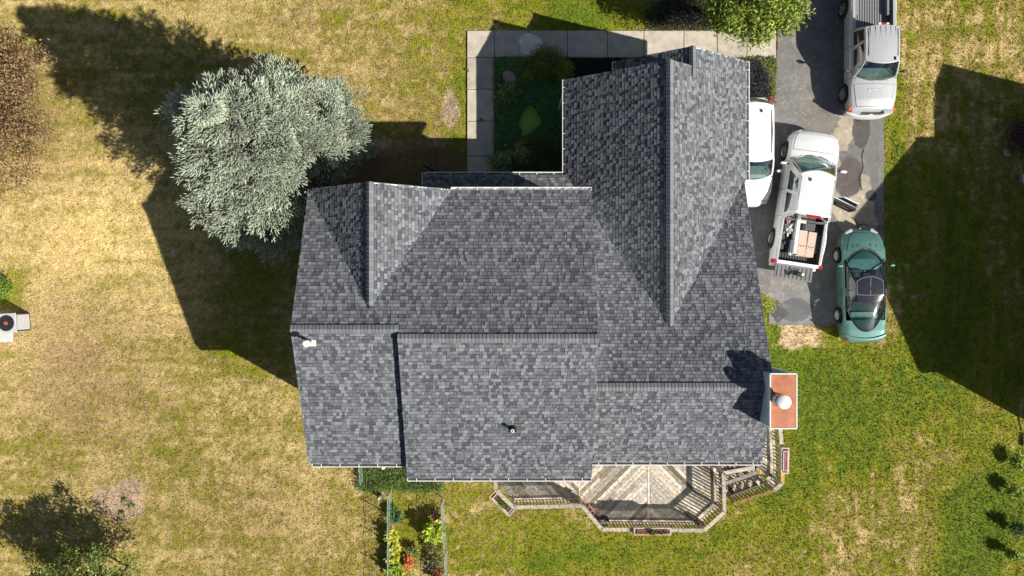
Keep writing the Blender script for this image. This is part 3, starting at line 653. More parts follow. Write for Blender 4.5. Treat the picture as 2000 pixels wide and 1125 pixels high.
# stairs
sd = Vector((-57,-35,0)).normalized(); top_l, top_r = Vector(P(1476,916,0)), Vector(P(1516,960,0)); NS = 5
sa = Vector((*P2(1483,921,1.82), 0)); sb = Vector((*P2(1515,957,1.82), 0)); runl = .29
for k in range(NS):
    z = ZDK-.17*(k+1); off = sd*(runl*(k+.5)); a, b = sa+off, sb+off
    for q in (-.07, .075):
        aa, bb = a+sd*q, b+sd*q; aa.z = bb.z = z; link('stair_tread', MB().beam(aa, bb, .13, .035, woodc()).mesh('stair_tread', M_wood), deck)
for base in (sa, sb, (sa+sb)/2):
    p = Vector((base.x, base.y, ZDK-.13)); q = base+sd*runl*NS; q.z = .03; link('stringer', MB().beam(p, q, .04, .2, (.3,.26,.2)).mesh('stringer', M_wood), deck)
for base, nm in ((sa, 0), (sb, .45)):
    p = Vector((base.x, base.y, ZDK+.92)); q = base+sd*(runl*NS+.02); q.z = .98
    link('stair_rail', MB().beam(p, q, .13, .04, colr(nm)).mesh('stair_rail', M_wood), deck)
    p2, q2 = p-Vector((0,0,.75)), q-Vector((0,0,.75)); link('stair_rail_lower', MB().beam(p2, q2, .05, .05, colr()).mesh('stair_rail_lower', M_wood), deck)
    post(q+Vector((0,0,.02)), .98)
    if nm:
        for i in range(1, 12):
            r = p.lerp(q, i/12); link('baluster', bal_me, deck, (r.x, r.y, r.z-.82))

# planters
def planter(p, L, W, rz, label, liner, box=(.48,.42,.33), inner=True, plants=None):
    t = thing('planter_box', label, 'planter', p, rz, 'wooden planters on the deck railing'); m = MB(); h = .2
    for s_ in (-1, 1):
        m.box((s_*(L/2-.03), 0, -h/2), (.06, W, h), col=colr(.4)); m.box((0, s_*(W/2-.03), -h/2), (L-.12, .06, h), col=colr(.4))
    m.box((0,0,-h+.01), (L-.12, W-.12, .02), col=(.1,.08,.06)); link('frame', m.mesh('frame', M_wood), t)
    l = obj('liner', MB().box((0,0,-.04), (L-.26, W-.15, .10)), liner, t); bevel(l, .03, 2)
    rim = MB(); a_, b_ = (L-.26)/2, (W-.15)/2
    for s_ in (-1,1): rim.box((s_*a_,0,.02), (.022, 2*b_+.022, .03)); rim.box((0,s_*b_,.02), (2*a_-.022,.022,.03))
    obj('liner_rim', rim, mat('pink_rim', (.75,.55,.5), .5) if plants is None else liner, l)
    obj('potting_soil', MB().box((0,0,.005), (L-.31, W-.2, .02)), M_soil if plants is not None else mat('reddish_residue', (.28,.1,.09), .8, var=.4, scale=10), t)
    return t
pe = R_(1530.5,898); planter((pe.x, pe.y, ZRL+.16), 1.0, .31, PI/2-.03, 'narrow wooden planter with pink-rimmed tray on the railing below the chimney', mat('terracotta', (.35,.13,.11), .6))
pm = R_(1273,1036); tpl = planter((pm.x, pm.y, ZRL+.14), 1.42, .29, 0, 'long wooden planter of dark soil with one green tuft on the back railing', mat('terracotta_dark', (.3,.1,.07), .6), plants=1)
pl_ = (rp[1]+rp[2])/2-Vector((.03,.10,0)); ang_ = math.atan2((rp[2]-rp[1]).y, (rp[2]-rp[1]).x)
t = planter((pl_.x-.05, pl_.y-.08, ZRL-.02), 1.08, .42, ang_, 'slanted wooden planter with pale tray of green plants at the deck\'s left corner', mat('pale_tray', (.7,.62,.5), .6), plants=1)

# ------------------------------------------------------------------ foliage builders
LEAF_V = [(0,0,0),(.32,.45,.08),(0,1,0),(-.32,.45,.08)]; LEAF_F = [(0,1,2,3)]
def leaves(name, parent, pts, size, cols, out=None, droop=.0, label=None, elong=1.0, flat=False):
    n = len(pts); d = RNG.normal(size=(n, 3)); d[:, 2] = d[:, 2]*.55-droop
    if flat: d[:, 2] *= .4
    m3 = frames(d, RNG.uniform(-1.2, 1.2, n)*(.35 if flat else 1), size*RNG.uniform(.7,1.3,n), size*elong*RNG.uniform(.7,1.3,n), size)
    ci = RNG.integers(0, len(cols), n); c = np.array(cols)[ci]*RNG.uniform(.65,1.35,n)[:, None]
    return scatter(name, LEAF_V, LEAF_F, pts, m3, c, M_leaf, parent)
def blobpts(n, c, r, clumps=30, cr=.3, flat=.8, seed=None, hollow=.5):
    c = np.array(c); r = np.array(r); k = RNG.normal(size=(clumps, 3)); k /= np.linalg.norm(k, axis=1, keepdims=True)
    k[:, 2] = np.abs(k[:, 2])*flat if hollow else k[:, 2]; k *= RNG.uniform(hollow, 1, (clumps, 1))
    cc = c+k*r*(1-cr*.5); idx = RNG.integers(0, clumps, n); p = cc[idx]+RNG.normal(size=(n, 3))*np.mean(r)*cr*.55*np.array([1,1,.7])
    p[:, 2] = np.maximum(p[:, 2], .03); return p
def shrub(name, label, cat, px, py, r, h, cols, size=.06, n=1500, z0=0, group=None, elong=1.2, clumps=24, stem=True, cr=.35):
    x, y = P2(px, py, 0); t = thing(name, label, cat, (x, y, z0), 0, group)
    leaves('foliage', t, blobpts(n, (0,0,h*.35), (r, r, h*.65), clumps, cr), size, cols, elong=elong)
    if stem:
        m = MB()
        for k in range(5):
            a = random.uniform(0, 2*PI); m.tube([(0,0,0),(r*.3*math.cos(a), r*.3*math.sin(a), h*.4),(r*.6*math.cos(a), r*.6*math.sin(a), h*.75)], [.02,.014,.006], 5)
        obj('stem', m, M_bark, t)
    return t
GREENS = [(.09,.15,.02),(.06,.11,.02),(.13,.2,.03)]; DARKG = [(.10,.24,.05),(.16,.31,.07),(.07,.18,.045)]
YG = [(.42,.42,.04),(.3,.36,.04),(.55,.5,.06)]
# small plants in planters
leaves('plant', tpl, blobpts(160, (0.0,0,.06), (.13,.11,.16), 6, .5), .06, GREENS); leaves('dry_stems', tpl, blobpts(150, (.3,0,.02), (.3,.06,.05), 12, .3), .05, [(.1,.07,.05),(.16,.12,.08)])
leaves('plant', t, blobpts(420, (0,0,.02), (.36,.1,.07), 16, .3), .05, GREENS+YG[:1])

# ---- blue spruce
SX, SY = -8.2, 4.8; ST = 9.8
tree = thing('blue_spruce', 'large blue-green spruce tree beside the house corner, its crown leaning over the roof edge', 'tree', (SX, SY, 0))
m = MB(); m.tube([(0,0,-.1),(0,0,3),(0,0,6.5),(0,0,ST-.2)], [.24,.18,.1,.02], 10); obj('trunk', m, M_bark, tree, smooth=True)
zz = [0.4, 1.2, 2.5, 3.6, 4.9, 6.5, 7.5, 8.4, 9.2, 9.8]; rz_ = [3.2, 3.3, 3.3, 3.1, 2.75, 2.25, 1.95, 1.5, .9, .15]
pos = []; dirs = []; sc = []; colk = []; brm = MB(); nb_ = 0
def Rof(th, z):
    R = float(np.interp(z, zz, rz_))*(1-.09*max(0, math.sin(th)))*(1+.10*max(0, math.cos(th+1.75)))
    dth = abs((th-math.radians(-40)+PI) % (2*PI)-PI)
    if dth < math.radians(52): R = min(R, max(0, (z-.8))*.38+max(0, dth-math.radians(27))*5.5)
    return R
def bough(th0, z0, R0, big):
    d0 = Vector((math.cos(th0), math.sin(th0), 0)); s0 = Vector((-d0.y, d0.x, 0)); L0 = min(R0*(.8 if z0 < 7.8 else 1.0), big)
    base = d0*max(0, R0-L0)+Vector((0,0,z0-.05)); shade = random.uniform(.76, 1.14); tilt = random.uniform(.0, .25)
    nb2 = random.randint(11, 15)
    for j in range(nb2):
        ph = (j/(nb2-1)*2-1)*1.15+random.uniform(-.1,.1); L = L0*(.35+.65*math.cos(ph*.95))*random.uniform(.88,1.08); lay = random.uniform(-.10,.14)
        d = (d0*math.cos(ph)+s0*math.sin(ph)+Vector((0,0,tilt+lay))).normalized(); side = Vector((-d.y, d.x, 0)).normalized()
        root = base+d*.06+Vector((0,0,lay)); tip = root+d*L
        if j % 5 == 2: brm.tube([Vector((0,0,z0-.2)), base, tip], [.03,.018,.006], 4, cap=False)
        ns = int(3+L*13)
        for k in range(ns):
            f = (k+.4)/ns; p0 = root.lerp(tip, f)+Vector((0,0,.05*math.sin(PI*f))); sgn = 1 if k % 2 else -1
            for q in range(3 if f < .8 else 2):
                td = (d*random.uniform(.5,.9)+side*sgn*random.uniform(.35,1.0)*(1 if q else .3)+Vector((0,0,random.uniform(.0,.75)))).normalized()
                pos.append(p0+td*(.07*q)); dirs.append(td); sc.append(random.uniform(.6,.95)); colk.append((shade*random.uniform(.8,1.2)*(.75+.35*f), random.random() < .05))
        pos.append(tip-d*.05); dirs.append(d); sc.append(1.15); colk.append((shade*1.15, False))
zt_ = .6; tier = 0
while zt_ < 9.7:
    R0 = float(np.interp(zt_, zz, rz_)); n_ = max(5, int(2*PI*R0/.80)); off = random.uniform(0, 6)
    for i in range(n_):
        th0 = off+2*PI*i/n_+random.uniform(-.12,.12); z0 = zt_+random.uniform(-.25,.25); R = Rof(th0, z0)*random.uniform(.76,1.14)
        if R < .12: continue
        bough(th0, z0, R, random.uniform(.8,1.15))
    zt_ += .50; tier += 1
for k in range(60):
    th0 = random.uniform(0,2*PI); d = Vector((math.cos(th0)*.35, math.sin(th0)*.35, 1)).normalized(); z0 = random.uniform(9.0,9.8); pos.append(Vector((d.x*.25,d.y*.25,z0))); dirs.append(d); sc.append(1.0); colk.append((1.1, False))
pos = np.array([tuple(p) for p in pos]); dirs = np.array([tuple(p) for p in dirs]); sc = np.array(sc)
# boughs gather into rosettes with open, shaded gaps between them
rg_ = np.random.default_rng(5); cs = pos[rg_.choice(len(pos), 4000, replace=False)]; rad_ = np.hypot(cs[:, 0], cs[:, 1]); Rs = np.interp(cs[:, 2], zz, rz_); cs = cs[rad_ > Rs*.55]
keepc = []
for c_ in cs:
    if all((c_-k_)@(c_-k_) > .60**2 for k_ in keepc): keepc.append(c_)
keepc = np.array(keepc); D1 = np.full(len(pos), 9.); D2 = D1.copy(); ID = np.zeros(len(pos), int)
for i_, c_ in enumerate(keepc):
    dd_ = np.linalg.norm(pos-c_, axis=1); m1 = dd_ < D1; D2 = np.where(m1, D1, np.minimum(D2, dd_)); D1 = np.where(m1, dd_, D1); ID = np.where(m1, i_, ID)
gap = np.exp(-(D2-D1)/.11); hr = np.hypot(pos[:, 0], pos[:, 1])+1e-6; outw = np.stack([pos[:, 0]/hr, pos[:, 1]/hr, np.full(len(pos), .45)], 1)
jit = rg_.uniform(-.26, .24, len(keepc))[ID]; sc = sc*(1.12-.45*gap)
pos = pos+outw*((jit*(.4+.6*np.clip(hr, 0, 1))-.42*gap)*np.clip(hr/.8, 0, 1))[:, None]; to_c = pos-keepc[ID]; dirs = dirs/np.linalg.norm(dirs, axis=1, keepdims=True)+to_c*1.1+outw*.25
sel = rg_.random(len(pos)) > gap*.55; tint = rg_.uniform(.82, 1.14, len(keepc))[ID]
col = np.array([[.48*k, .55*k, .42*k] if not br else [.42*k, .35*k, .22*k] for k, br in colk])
rr_ = .026; TV = [(0,-.01,0),(rr_,.045,0),(0,.045,rr_*.9),(-rr_,.045,0),(0,.045,-rr_*.9),(rr_*.75,.11,0),(0,.11,rr_*.7),(-rr_*.75,.11,0),(0,.11,-rr_*.7),(0,.155,0)]
TF = [(0,1,2),(0,2,3),(0,3,4),(0,4,1),(9,6,5),(9,7,6),(9,8,7),(9,5,8),(1,5,2),(5,6,2),(2,6,3),(6,7,3),(3,7,4),(7,8,4),(4,8,1),(8,5,1)]
pos, dirs, sc, col = pos[sel], dirs[sel], sc[sel], (col*tint[:, None])[sel]
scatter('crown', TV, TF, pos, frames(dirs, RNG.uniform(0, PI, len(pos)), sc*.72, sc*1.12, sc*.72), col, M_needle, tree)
obj('branches', brm, M_bark, tree)
print('spruce shoots', len(pos))

# ---- broadleaf trees
def tree_leafy(name, label, base, h, c, r, cols, n, size, clumps=70, cr=.26, elong=1.2, droop=.1, hollow=.35, group=None, bt=1):
    t = thing(name, label, 'tree', base, 0, group); m = MB(); c = Vector(c)
    m.tube([(0,0,-.1),(c.x*.3,c.y*.3,h*.3),(c.x*.8,c.y*.8,c.z*.8)], [.12*bt,.09*bt,.05*bt], 8); 
    pts = blobpts(n, c, r, clumps, cr, 1, hollow=0 if hollow == 0 else hollow); leaves('crown', t, pts, size, cols, droop=droop, elong=elong)
    for k in range(40):
        q = Vector(pts[random.randrange(len(pts))]); b0 = Vector((c.x*.5,c.y*.5,c.z*random.uniform(.45,.8))); mid = b0.lerp(q, .5)+Vector((0,0,.12))
        m.tube([b0, mid, q], [.035*bt,.02*bt,.006*bt], 5, cap=False)
    obj('trunk', m, M_bark, t, smooth=True); return t
x, y, _ = P(1474,2,3.0)
tree_leafy('broadleaf_tree', 'bright green leafy tree overhanging the walk at the top edge by the driveway', (x,y,0), 4.4, (.0,0,3.0), (1.85,1.85,1.4), [(.29,.36,.045),(.19,.27,.035),(.40,.46,.08),(.10,.16,.025)], 15000, .085, 110, .2, 1.9, .45, .55)
x, y, _ = P(10,240,2)
tree_leafy('reddish_tree', 'rusty red-brown leafy tree on the left edge of the lawn', (x+.1,y,0), 4.5, (0,.2,2.3), (2.25,3.5,2.3), [(.30,.13,.08),(.36,.22,.11),(.22,.2,.06),(.18,.09,.07),(.3,.28,.1)], 34000, .075, 190, .15, 1.3, .1, .45)
x, y = -15.6, -11.35
tree_leafy('garden_tree', 'sparse green tree at the bottom left corner casting a wide shadow', (x,y,0), 3.2, (-.1,-.1,2.0), (2.9,1.9,1.5), [(.16,.24,.045),(.1,.17,.03),(.3,.36,.1)], 15000, .085, 170, .13, 1.3, .1, .3, bt=.45)

# ---- front bed
GC = BED_FRONT; n = 26000; gx = RNG.uniform(-.72, 2.35, n); gy = RNG.uniform(4.3, 9.35, n); hz = .06+.16*fbm(gx, gy, .5, 300)
pond = [P2(*q) for q in ((1036,205),(1048,214),(1054,226),(1058,240),(1048,252),(1038,262),(1022,268),(1015,252),(1011,241),(1020,222),(1030,208))]
k = ~inpoly(gx, gy, pond); gx, gy, hz = gx[k], gy[k], hz[k]
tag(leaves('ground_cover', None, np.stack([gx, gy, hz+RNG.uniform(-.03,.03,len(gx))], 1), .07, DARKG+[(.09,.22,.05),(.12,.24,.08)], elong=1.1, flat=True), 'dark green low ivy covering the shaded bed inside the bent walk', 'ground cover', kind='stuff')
m = MB(); m.prism([p for p in pond], -.05, .045); o = obj('pond', m, M_pond); tag(o, 'small leaf-shaped pond covered in bright green duckweed in the shaded bed', 'pond'); bevel(o, .01, 1)
def boulder(px, py, sx, sy, sz, label, rz=0, name='boulder', seed=1):
    b = bmesh.new(); bmesh.ops.create_icosphere(b, subdivisions=3, radius=1); rg = random.Random(seed); ax = [Vector((rg.gauss(0,1),rg.gauss(0,1),rg.gauss(0,1))).normalized() for _ in range(11)]
    for v in b.verts:
        for a_ in ax:
            dd = v.co.dot(a_)
            if dd > .72: v.co -= a_*(dd-.72)
    for v in b.verts: v.co = Vector((v.co.x*sx, v.co.y*sy, v.co.z*sz))
    me = bpy.data.meshes.new(name); b.to_mesh(me); b.free(); me.materials.append(M_stone)
    o = link(name, me, None, (*P2(px, py, .2), sz*.5), (0,0,rz)); return tag(o, label, 'boulder')
boulder(995,151,.24,.4,.28,'pinkish grey boulder in the top left corner of the shaded bed', .45)
shrub('garden_shrub','spiky light green clump in the bed just below the pink boulder','shrub',990,182,.42,.4,[(.18,.32,.08),(.28,.4,.12)],.09,700,elong=3)
shrub('garden_shrub','feathery olive shrub at the top of the shaded bed beside the walk','shrub',1065,130,.75,.8,[(.2,.24,.05),(.12,.18,.04),(.26,.3,.07)],.06,4200,clumps=50)
shrub('garden_shrub','yellow-green bush at the top right of the shaded bed','shrub',1096,142,.55,.7,[(.3,.34,.04),(.18,.24,.03)],.06,2200,clumps=30)
shrub('garden_shrub','small bright green bush right of the pink boulder','shrub',1030,152,.28,.45,[(.26,.38,.05),(.34,.44,.07)],.05,700)
shrub('garden_shrub','broad feathery brown-green shrub covering the lower right of the bed below the pond','shrub',1058,298,.95,1.0,[(.16,.16,.045),(.12,.14,.04),(.13,.19,.05)],.055,6500,clumps=70,cr=.25)
shrub('garden_shrub','light leafed shrub with yellowish leaves at the centre bottom of the bed','shrub',1027,300,.5,1.25,[(.42,.45,.14),(.26,.32,.1)],.085,420,clumps=10,cr=.3)
shrub('garden_shrub','pale green leafy shrub in the bottom left corner of the bed beside the walk','shrub',983,318,.48,1.1,[(.3,.4,.16),(.2,.3,.11)],.10,800,elong=1.8,clumps=18)
# dark mulch strip right of that bed + entry beds
def fillbed(name, label, poly, n, cols, size, h=.12, elong=1.2):
    xs_ = [p[0] for p in poly]; ys_ = [p[1] for p in poly]; gx = RNG.uniform(min(xs_), max(xs_), n); gy = RNG.uniform(min(ys_), max(ys_), n); k = inpoly(gx+RNG.normal(0,.06,n), gy+RNG.normal(0,.06,n), poly)
    gx, gy = gx[k], gy[k]; return tag(leaves(name, None, np.stack([gx, gy, .02+RNG.uniform(0,h,len(gx))*(.4+fbm(gx,gy,.4,310))], 1), size, cols, elong=elong, flat=True), label, 'ground cover', kind='stuff')
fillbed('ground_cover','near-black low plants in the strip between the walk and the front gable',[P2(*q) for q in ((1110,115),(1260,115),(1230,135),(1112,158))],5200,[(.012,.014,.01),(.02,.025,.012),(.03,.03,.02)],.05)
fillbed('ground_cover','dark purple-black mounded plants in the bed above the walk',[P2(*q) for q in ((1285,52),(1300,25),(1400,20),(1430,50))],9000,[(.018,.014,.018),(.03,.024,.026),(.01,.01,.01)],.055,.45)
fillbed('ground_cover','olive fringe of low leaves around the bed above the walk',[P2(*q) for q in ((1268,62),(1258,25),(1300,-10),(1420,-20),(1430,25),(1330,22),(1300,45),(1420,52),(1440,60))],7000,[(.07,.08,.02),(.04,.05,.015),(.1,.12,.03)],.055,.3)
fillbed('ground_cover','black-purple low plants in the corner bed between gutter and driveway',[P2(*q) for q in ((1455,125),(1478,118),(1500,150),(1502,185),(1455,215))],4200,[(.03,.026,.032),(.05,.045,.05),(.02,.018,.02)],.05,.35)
fillbed('ground_cover','yellow-green grass fringe of the corner bed beside the driveway',[P2(*q) for q in ((1440,113),(1514,113),(1512,215),(1496,215),(1503,180),(1492,150),(1470,122),(1440,124))],4200,[(.16,.19,.04),(.22,.24,.06),(.1,.12,.03)],.06,.15,2)
fillbed('ground_cover','brown fallen leaves and low green plants between spruce and walk',[P2(*q) for q in ((600,380),(585,345),(700,310),(770,285),(860,275),(912,300),(912,350),(830,380))],9000,[(.42,.2,.11),(.22,.26,.07),(.34,.22,.12),(.16,.2,.06)],.055,.12)
shrub('yellow_shrub','small bright yellow-leaved shrub at the house wall by the driveway end','shrub',1488,592,.45,.75,YG,.06,900)
m = MB(); m.tube([P(828,322,.25), P(845,332,.32), P(862,342,.3), P(872,352,.2)], [.05,.07,.06,.04], 7); tag(obj('driftwood_log', m, mat('dark_wood', (.05,.035,.03), .9), smooth=True), 'dark bent piece of wood lying in the shaded bed above the porch roof', 'log')
# ---- back-garden plants under the eave
fillbed('ground_cover','low green ivy patch against the house below the left rear roof',[P2(*q) for q in ((700,880),(810,880),(870,930),(865,955),(800,958),(760,952),(705,960))],16000,GREENS+[(.1,.17,.05),(.16,.2,.05)],.055,.35)
m = MB(); m.lathe([(0,.0),(.05,.01),(.075,.06),(.08,.10),(.05,.16),(0,.18)], n=14); gl_ = thing('globe_lamp','small white round garden globe in the ivy under the left rear eave','lamp',P(749,912,.5)); obj('globe', m, M_white, gl_, smooth=True); obj('stake', MB().tube([(0,0,-.5),(0,0,.02)], .012, 6), M_metal, gl_)
gn = thing('garden_ornament','small grey and white upright garden ornament beside the wire fence','ornament',P(743,968,0)); obj('body', MB().lathe([(.0,0),(.09,.0),(.10,.12),(.06,.3),(.075,.36),(.05,.44),(0,.46)], n=14), M_greypl, gn, smooth=True); obj('hood', MB().lathe([(.08,.3),(.06,.42),(.0,.5)], n=12), M_white, gn, smooth=True)
# wire fences
M_wire = mat('pale_green_wire', (.35,.45,.36), .5, var=.1); M_post = mat('green_post', (.05,.12,.08), .6)
def fence(pts, label, n):
    t = thing('wire_fence', label, 'fence', (pts[0][0], pts[0][1], 0)); o0 = Vector((pts[0][0], pts[0][1], 0)); a = Vector((*pts[0], 0))-o0; b = Vector((*pts[1], 0))-o0; hh = .95
    for i in range(n+1): p = a.lerp(b, i/n); link('post', MB().tube([p, p+Vector((0,0,hh+.12))], .018, 6).mesh('post', M_post), t)
    for z, r in ((hh,.009),(.5,.004),(.08,.005)): obj('wire', MB().tube([a.lerp(b, k/12)+Vector((random.uniform(-.015,.015),0,z-.03*math.sin(k*1.57))) for k in range(13)], r, 5), M_wire, t)
    m = MB(); L = (b-a).length; k = int(L/.10)
    for i in range(k):
        for j in range(9):
            p = a.lerp(b, i/k); q = a.lerp(b, (i+1)/k); z = .08+.1*j; m.beam(p+Vector((0,0,z)), q+Vector((0,0,z+(.1 if (i+j)%2 else 0))), .006, .006)
        m.beam(a.lerp(b, i/k)+Vector((0,0,.05)), a.lerp(b, i/k)+Vector((0,0,hh)), .005, .005)
    o = link('wire_mesh', m.mesh('wire_mesh', M_wire), t); o['kind'] = 'stuff'
fence([P2(757,968,.9), P2(757,1185,.9)], 'left one of two wire mesh fences around the rear vegetable strip', 4)
fence([P2(861,985,.9), P2(874,1185,.9)], 'right one of two wire mesh fences around the rear vegetable strip', 4)
fence([P2(700,905,.9), P2(704,948,.9)], 'short piece of green mesh fence beside the ivy left of the vegetable strip', 1)
GP = 'vegetable strip plants'
for px, py, r, h, cols, lab, nn, s_ in (
 (773,1003,.28,.5,[(.06,.13,.05),(.1,.2,.07)],'dark green leafy plant at the top of the left fence row',420,.08),
 (770,1040,.22,.7,YG,'yellow-green plant second from top along the left fence',330,.09),
 (771,1063,.22,.6,[(.6,.55,.14),(.45,.45,.08)],'palest yellow plant third along the left fence',330,.09),
 (770,1084,.2,.6,YG,'small yellow-green plant fourth along the left fence',260,.09),
 (778,1112,.32,.7,[(.2,.3,.04),(.3,.38,.05)],'broad lime green plant at the bottom of the left fence row',600,.09),
 (808,1076,.26,.5,[(.2,.22,.06),(.1,.15,.03),(.3,.3,.08)],'round dotted bush standing in the middle of the vegetable strip',420,.05),
 (848,1030,.3,.9,[(.42,.46,.05),(.3,.38,.04)],'drooping lime yellow plant beside the right fence',560,.12),
 (852,1002,.22,.4,[(.06,.03,.03),(.1,.05,.04)],'dark maroon plant above the lime one by the right fence',240,.06),
 (850,1062,.25,.6,[(.2,.2,.08),(.12,.14,.05)],'thin sprawling climber halfway down the right fence',240,.06),
 (850,1092,.28,.6,[(.17,.18,.09),(.12,.12,.06)],'greyish straggly climber lower on the right fence',260,.06),
 (856,1118,.26,.5,[(.3,.05,.04),(.12,.1,.03)],'red-leaved plant at the bottom of the right fence',300,.06),
 (800,1092,.2,.3,[(.55,.14,.05),(.5,.2,.08)],'orange-red flowering clump in the vegetable strip',220,.06),
 (793,1106,.13,.3,[(.7,.16,.05)],'smaller bright orange flower clump below the other in the strip',130,.05)):
    shrub('garden_plant', lab, 'plant', px, py, r*1.2, h, [tuple(min(.75, q*1.35) for q in cc) for cc in cols], s_*1.25, nn, group=GP, clumps=9, elong=1.6)
# right-hand saplings and shrubs
for px, py, lab, dark in ((1970,955,'small yellow-green sapling, lowest but one on the right edge of the lawn',0),(1973,1026,'dark sapling clump between two light ones on the right edge',1),(1968,1078,'small light green sapling lowest on the right edge of the lawn',0),(1976,897,'pale tuft uppermost on the right edge below the house shadow',0)):
    shrub('sapling', lab, 'sapling', px, py, .3, .8, ([(.38,.46,.07),(.26,.36,.06)] if not dark else [(.05,.11,.03),(.08,.15,.04)]), .09, 620, group='saplings along the right edge', clumps=9)
shrub('purple_shrub','round purple-brown shrub in the neighbour shade at the upper right edge','shrub',1998,262,.9,.8,[(.11,.045,.05),(.07,.03,.035),(.14,.07,.06)],.07,2600,clumps=40)
for i in range(1):
    a_ = math.radians(225); x, y = P2(2002,262); boulder(0,0,.2,.13,.1,'x'); o = bpy.context.scene.collection.objects[-1]
    o.location = (x+1.08*math.cos(a_), y+1.08*math.sin(a_), .05); o.rotation_euler = (0,0,a_+PI/2); o.name = 'edging_stone'; tag(o, 'small grey edging stone below the purple shrub at the right edge', 'stone')
ub = thing('utility_box','small pale utility box in the shaded lawn at the right edge','box',P(1996,350,0)); bevel(obj('box', MB().box((0,0,.12), (.28,.34,.24)), M_greypl, ub), .02); obj('lid', MB().box((0,0,.25), (.3,.36,.03)), M_siding, ub)
m = MB()
for k in range(5): m.box((random.uniform(-.12,.12), random.uniform(-.05,.05), .02+.01*k), (.13,.1,.02), random.uniform(0,3))
o = obj('rusty_plate', MB().box((0,0,0), (.36,.2,.012)), mat('rust', (.12,.06,.04), .9, var=.4), None, P(1685,233,.03)); tag(o, 'rusty brown metal plate on the asphalt below the silver pickup', 'plate')
# young plants in the soil patch
for px, py, l_ in ((243,974,'upper'),(257,988,'rightmost and largest'),(240,1001,'lowest')): shrub('weed',l_+' green weed growing in the bare round soil patch','weed',px,py,.15,.12,[(.2,.32,.05)],.06,60,group='weeds in the soil patch',clumps=3,stem=False)
shrub('lawn_tuft','bright green tuft at the left edge above the air conditioner','shrub',4,560,.5,.35,[(.15,.26,.03),(.2,.3,.05)],.08,900,elong=2)
for k, (px, py, l_) in enumerate(((940,237,'green weed tuft in the middle joint of the left walk'),(914,140,'small weed at the outer edge of the left walk'),(1186,62,'small weed where a joint meets the lawn above the walk'))):
    shrub('weed', l_, 'weed', px, py, .12, .1, [(.14,.24,.04),(.2,.28,.06)], .05, 46, clumps=4, stem=False)
# ---- air conditioner
ac = thing('air_conditioner','white louvred air conditioner with round black fan grille on the left edge','air conditioner',(*P2(42,629,.0),0),.06)
W_ = .74; bevel(obj('top_rim', MB().box((0,0,.82), (W_+.03,W_+.03,.05)), mat('ac_rim', (.5,.5,.5), .5), ac), .02); bevel(obj('casing', MB().box((0,0,.41), (W_,W_,.84)), mat('ac_grey', (.05,.05,.05), .5), ac), .05, 3)
for k in range(9):
    z = .12+.078*k; obj('louvre', MB().box((W_/2+.008,0,z), (.03,W_-.14,.045)), mat('ac_slat', (.5,.5,.5), .5), ac); obj('louvre', MB().box((0,-W_/2-.008,z), (W_-.14,.03,.045)), mat('ac_slat', (.5,.5,.5), .5), ac)
fg = obj('fan_grille', MB().lathe([(0,.002),(.29,.002),(.305,.016),(.32,.002)], (0,0,.845), 28), M_black, ac)
for k in range(12): obj('grille_bar', MB().beam((.04*math.cos(k*PI/6),.04*math.sin(k*PI/6),.865),(.3*math.cos(k*PI/6),.3*math.sin(k*PI/6),.865), .008,.006), M_dkplastic, fg)
obj('fan_motor', MB().lathe([(0,.03),(.07,.03),(.08,0)], (0,0,.85), 14), mat('rust_red', (.35,.1,.06), .6), ac)
o = obj('equipment_pad', MB().box((0,0,.05), (.95,.5,.1)), mat('pale_plastic', (.5,.5,.49), .6), None, (*P2(2,656,.05),0)); tag(o, 'low white slab beside the air conditioner at the left edge', 'slab'); bevel(o, .03)
wn = thing('neighbour_house','white corner of the neighbouring house just inside the left edge above the air conditioner','house',(-22.6,-1.0,0)); obj('wall', MB().box((0,-1.0,1.3), (2.6,3.0,2.6)), M_siding, wn); obj('drain_pipe', MB().tube([(1.36,.62,2.5),(1.36,.62,.1)], .06, 8), M_white, wn)

# ------------------------------------------------------------------ vehicles (local +Y is forward)
def paint(name, col, metal=0, rough=.3, coat=.6, var=.03): return mat(name, col, rough, metal, var=var, scale=3, coat=coat)
M_pwhite = paint('white_car_paint', (.80,.80,.79)); M_psilver = paint('silver_car_paint', (.60,.61,.61), .35, .34)
M_pteal = paint('teal_car_paint', (.125,.27,.235), .35, .35, .6)
M_glass = glassmat('car_glass', (.55,.70,.67), .08); M_glassd = glassmat('dark_car_glass', (.10,.115,.13), .16)
M_tyre = mat('tyre', (.014,.014,.015), .85); M_rim = mat('alloy', (.45,.45,.46), .35, .6); M_rimw = mat('pale_alloy', (.68,.67,.62), .45, .2)
M_seat = mat('seat_fabric', (.12,.115,.11), .9, var=.2); M_int = mat('interior_plastic', (.10,.105,.105), .75, var=.3); M_red = mat('red_lamp', (.42,.02,.03), .25, coat=.5)
M_amber = mat('amber_lamp', (.7,.16,.04), .3); M_lamp = mat('clear_lamp', (.6,.62,.62), .12, .3); M_liner = mat('bed_liner', (.055,.057,.06), .6, var=.2)
M_seam = mat('panel_gap', (.03,.03,.03), .9); M_dash = mat('dashboard_vinyl', (.27,.29,.28), .8, var=.3, scale=5); M_tealg = mat('teal_dash', (.26,.42,.38), .6, var=.3)
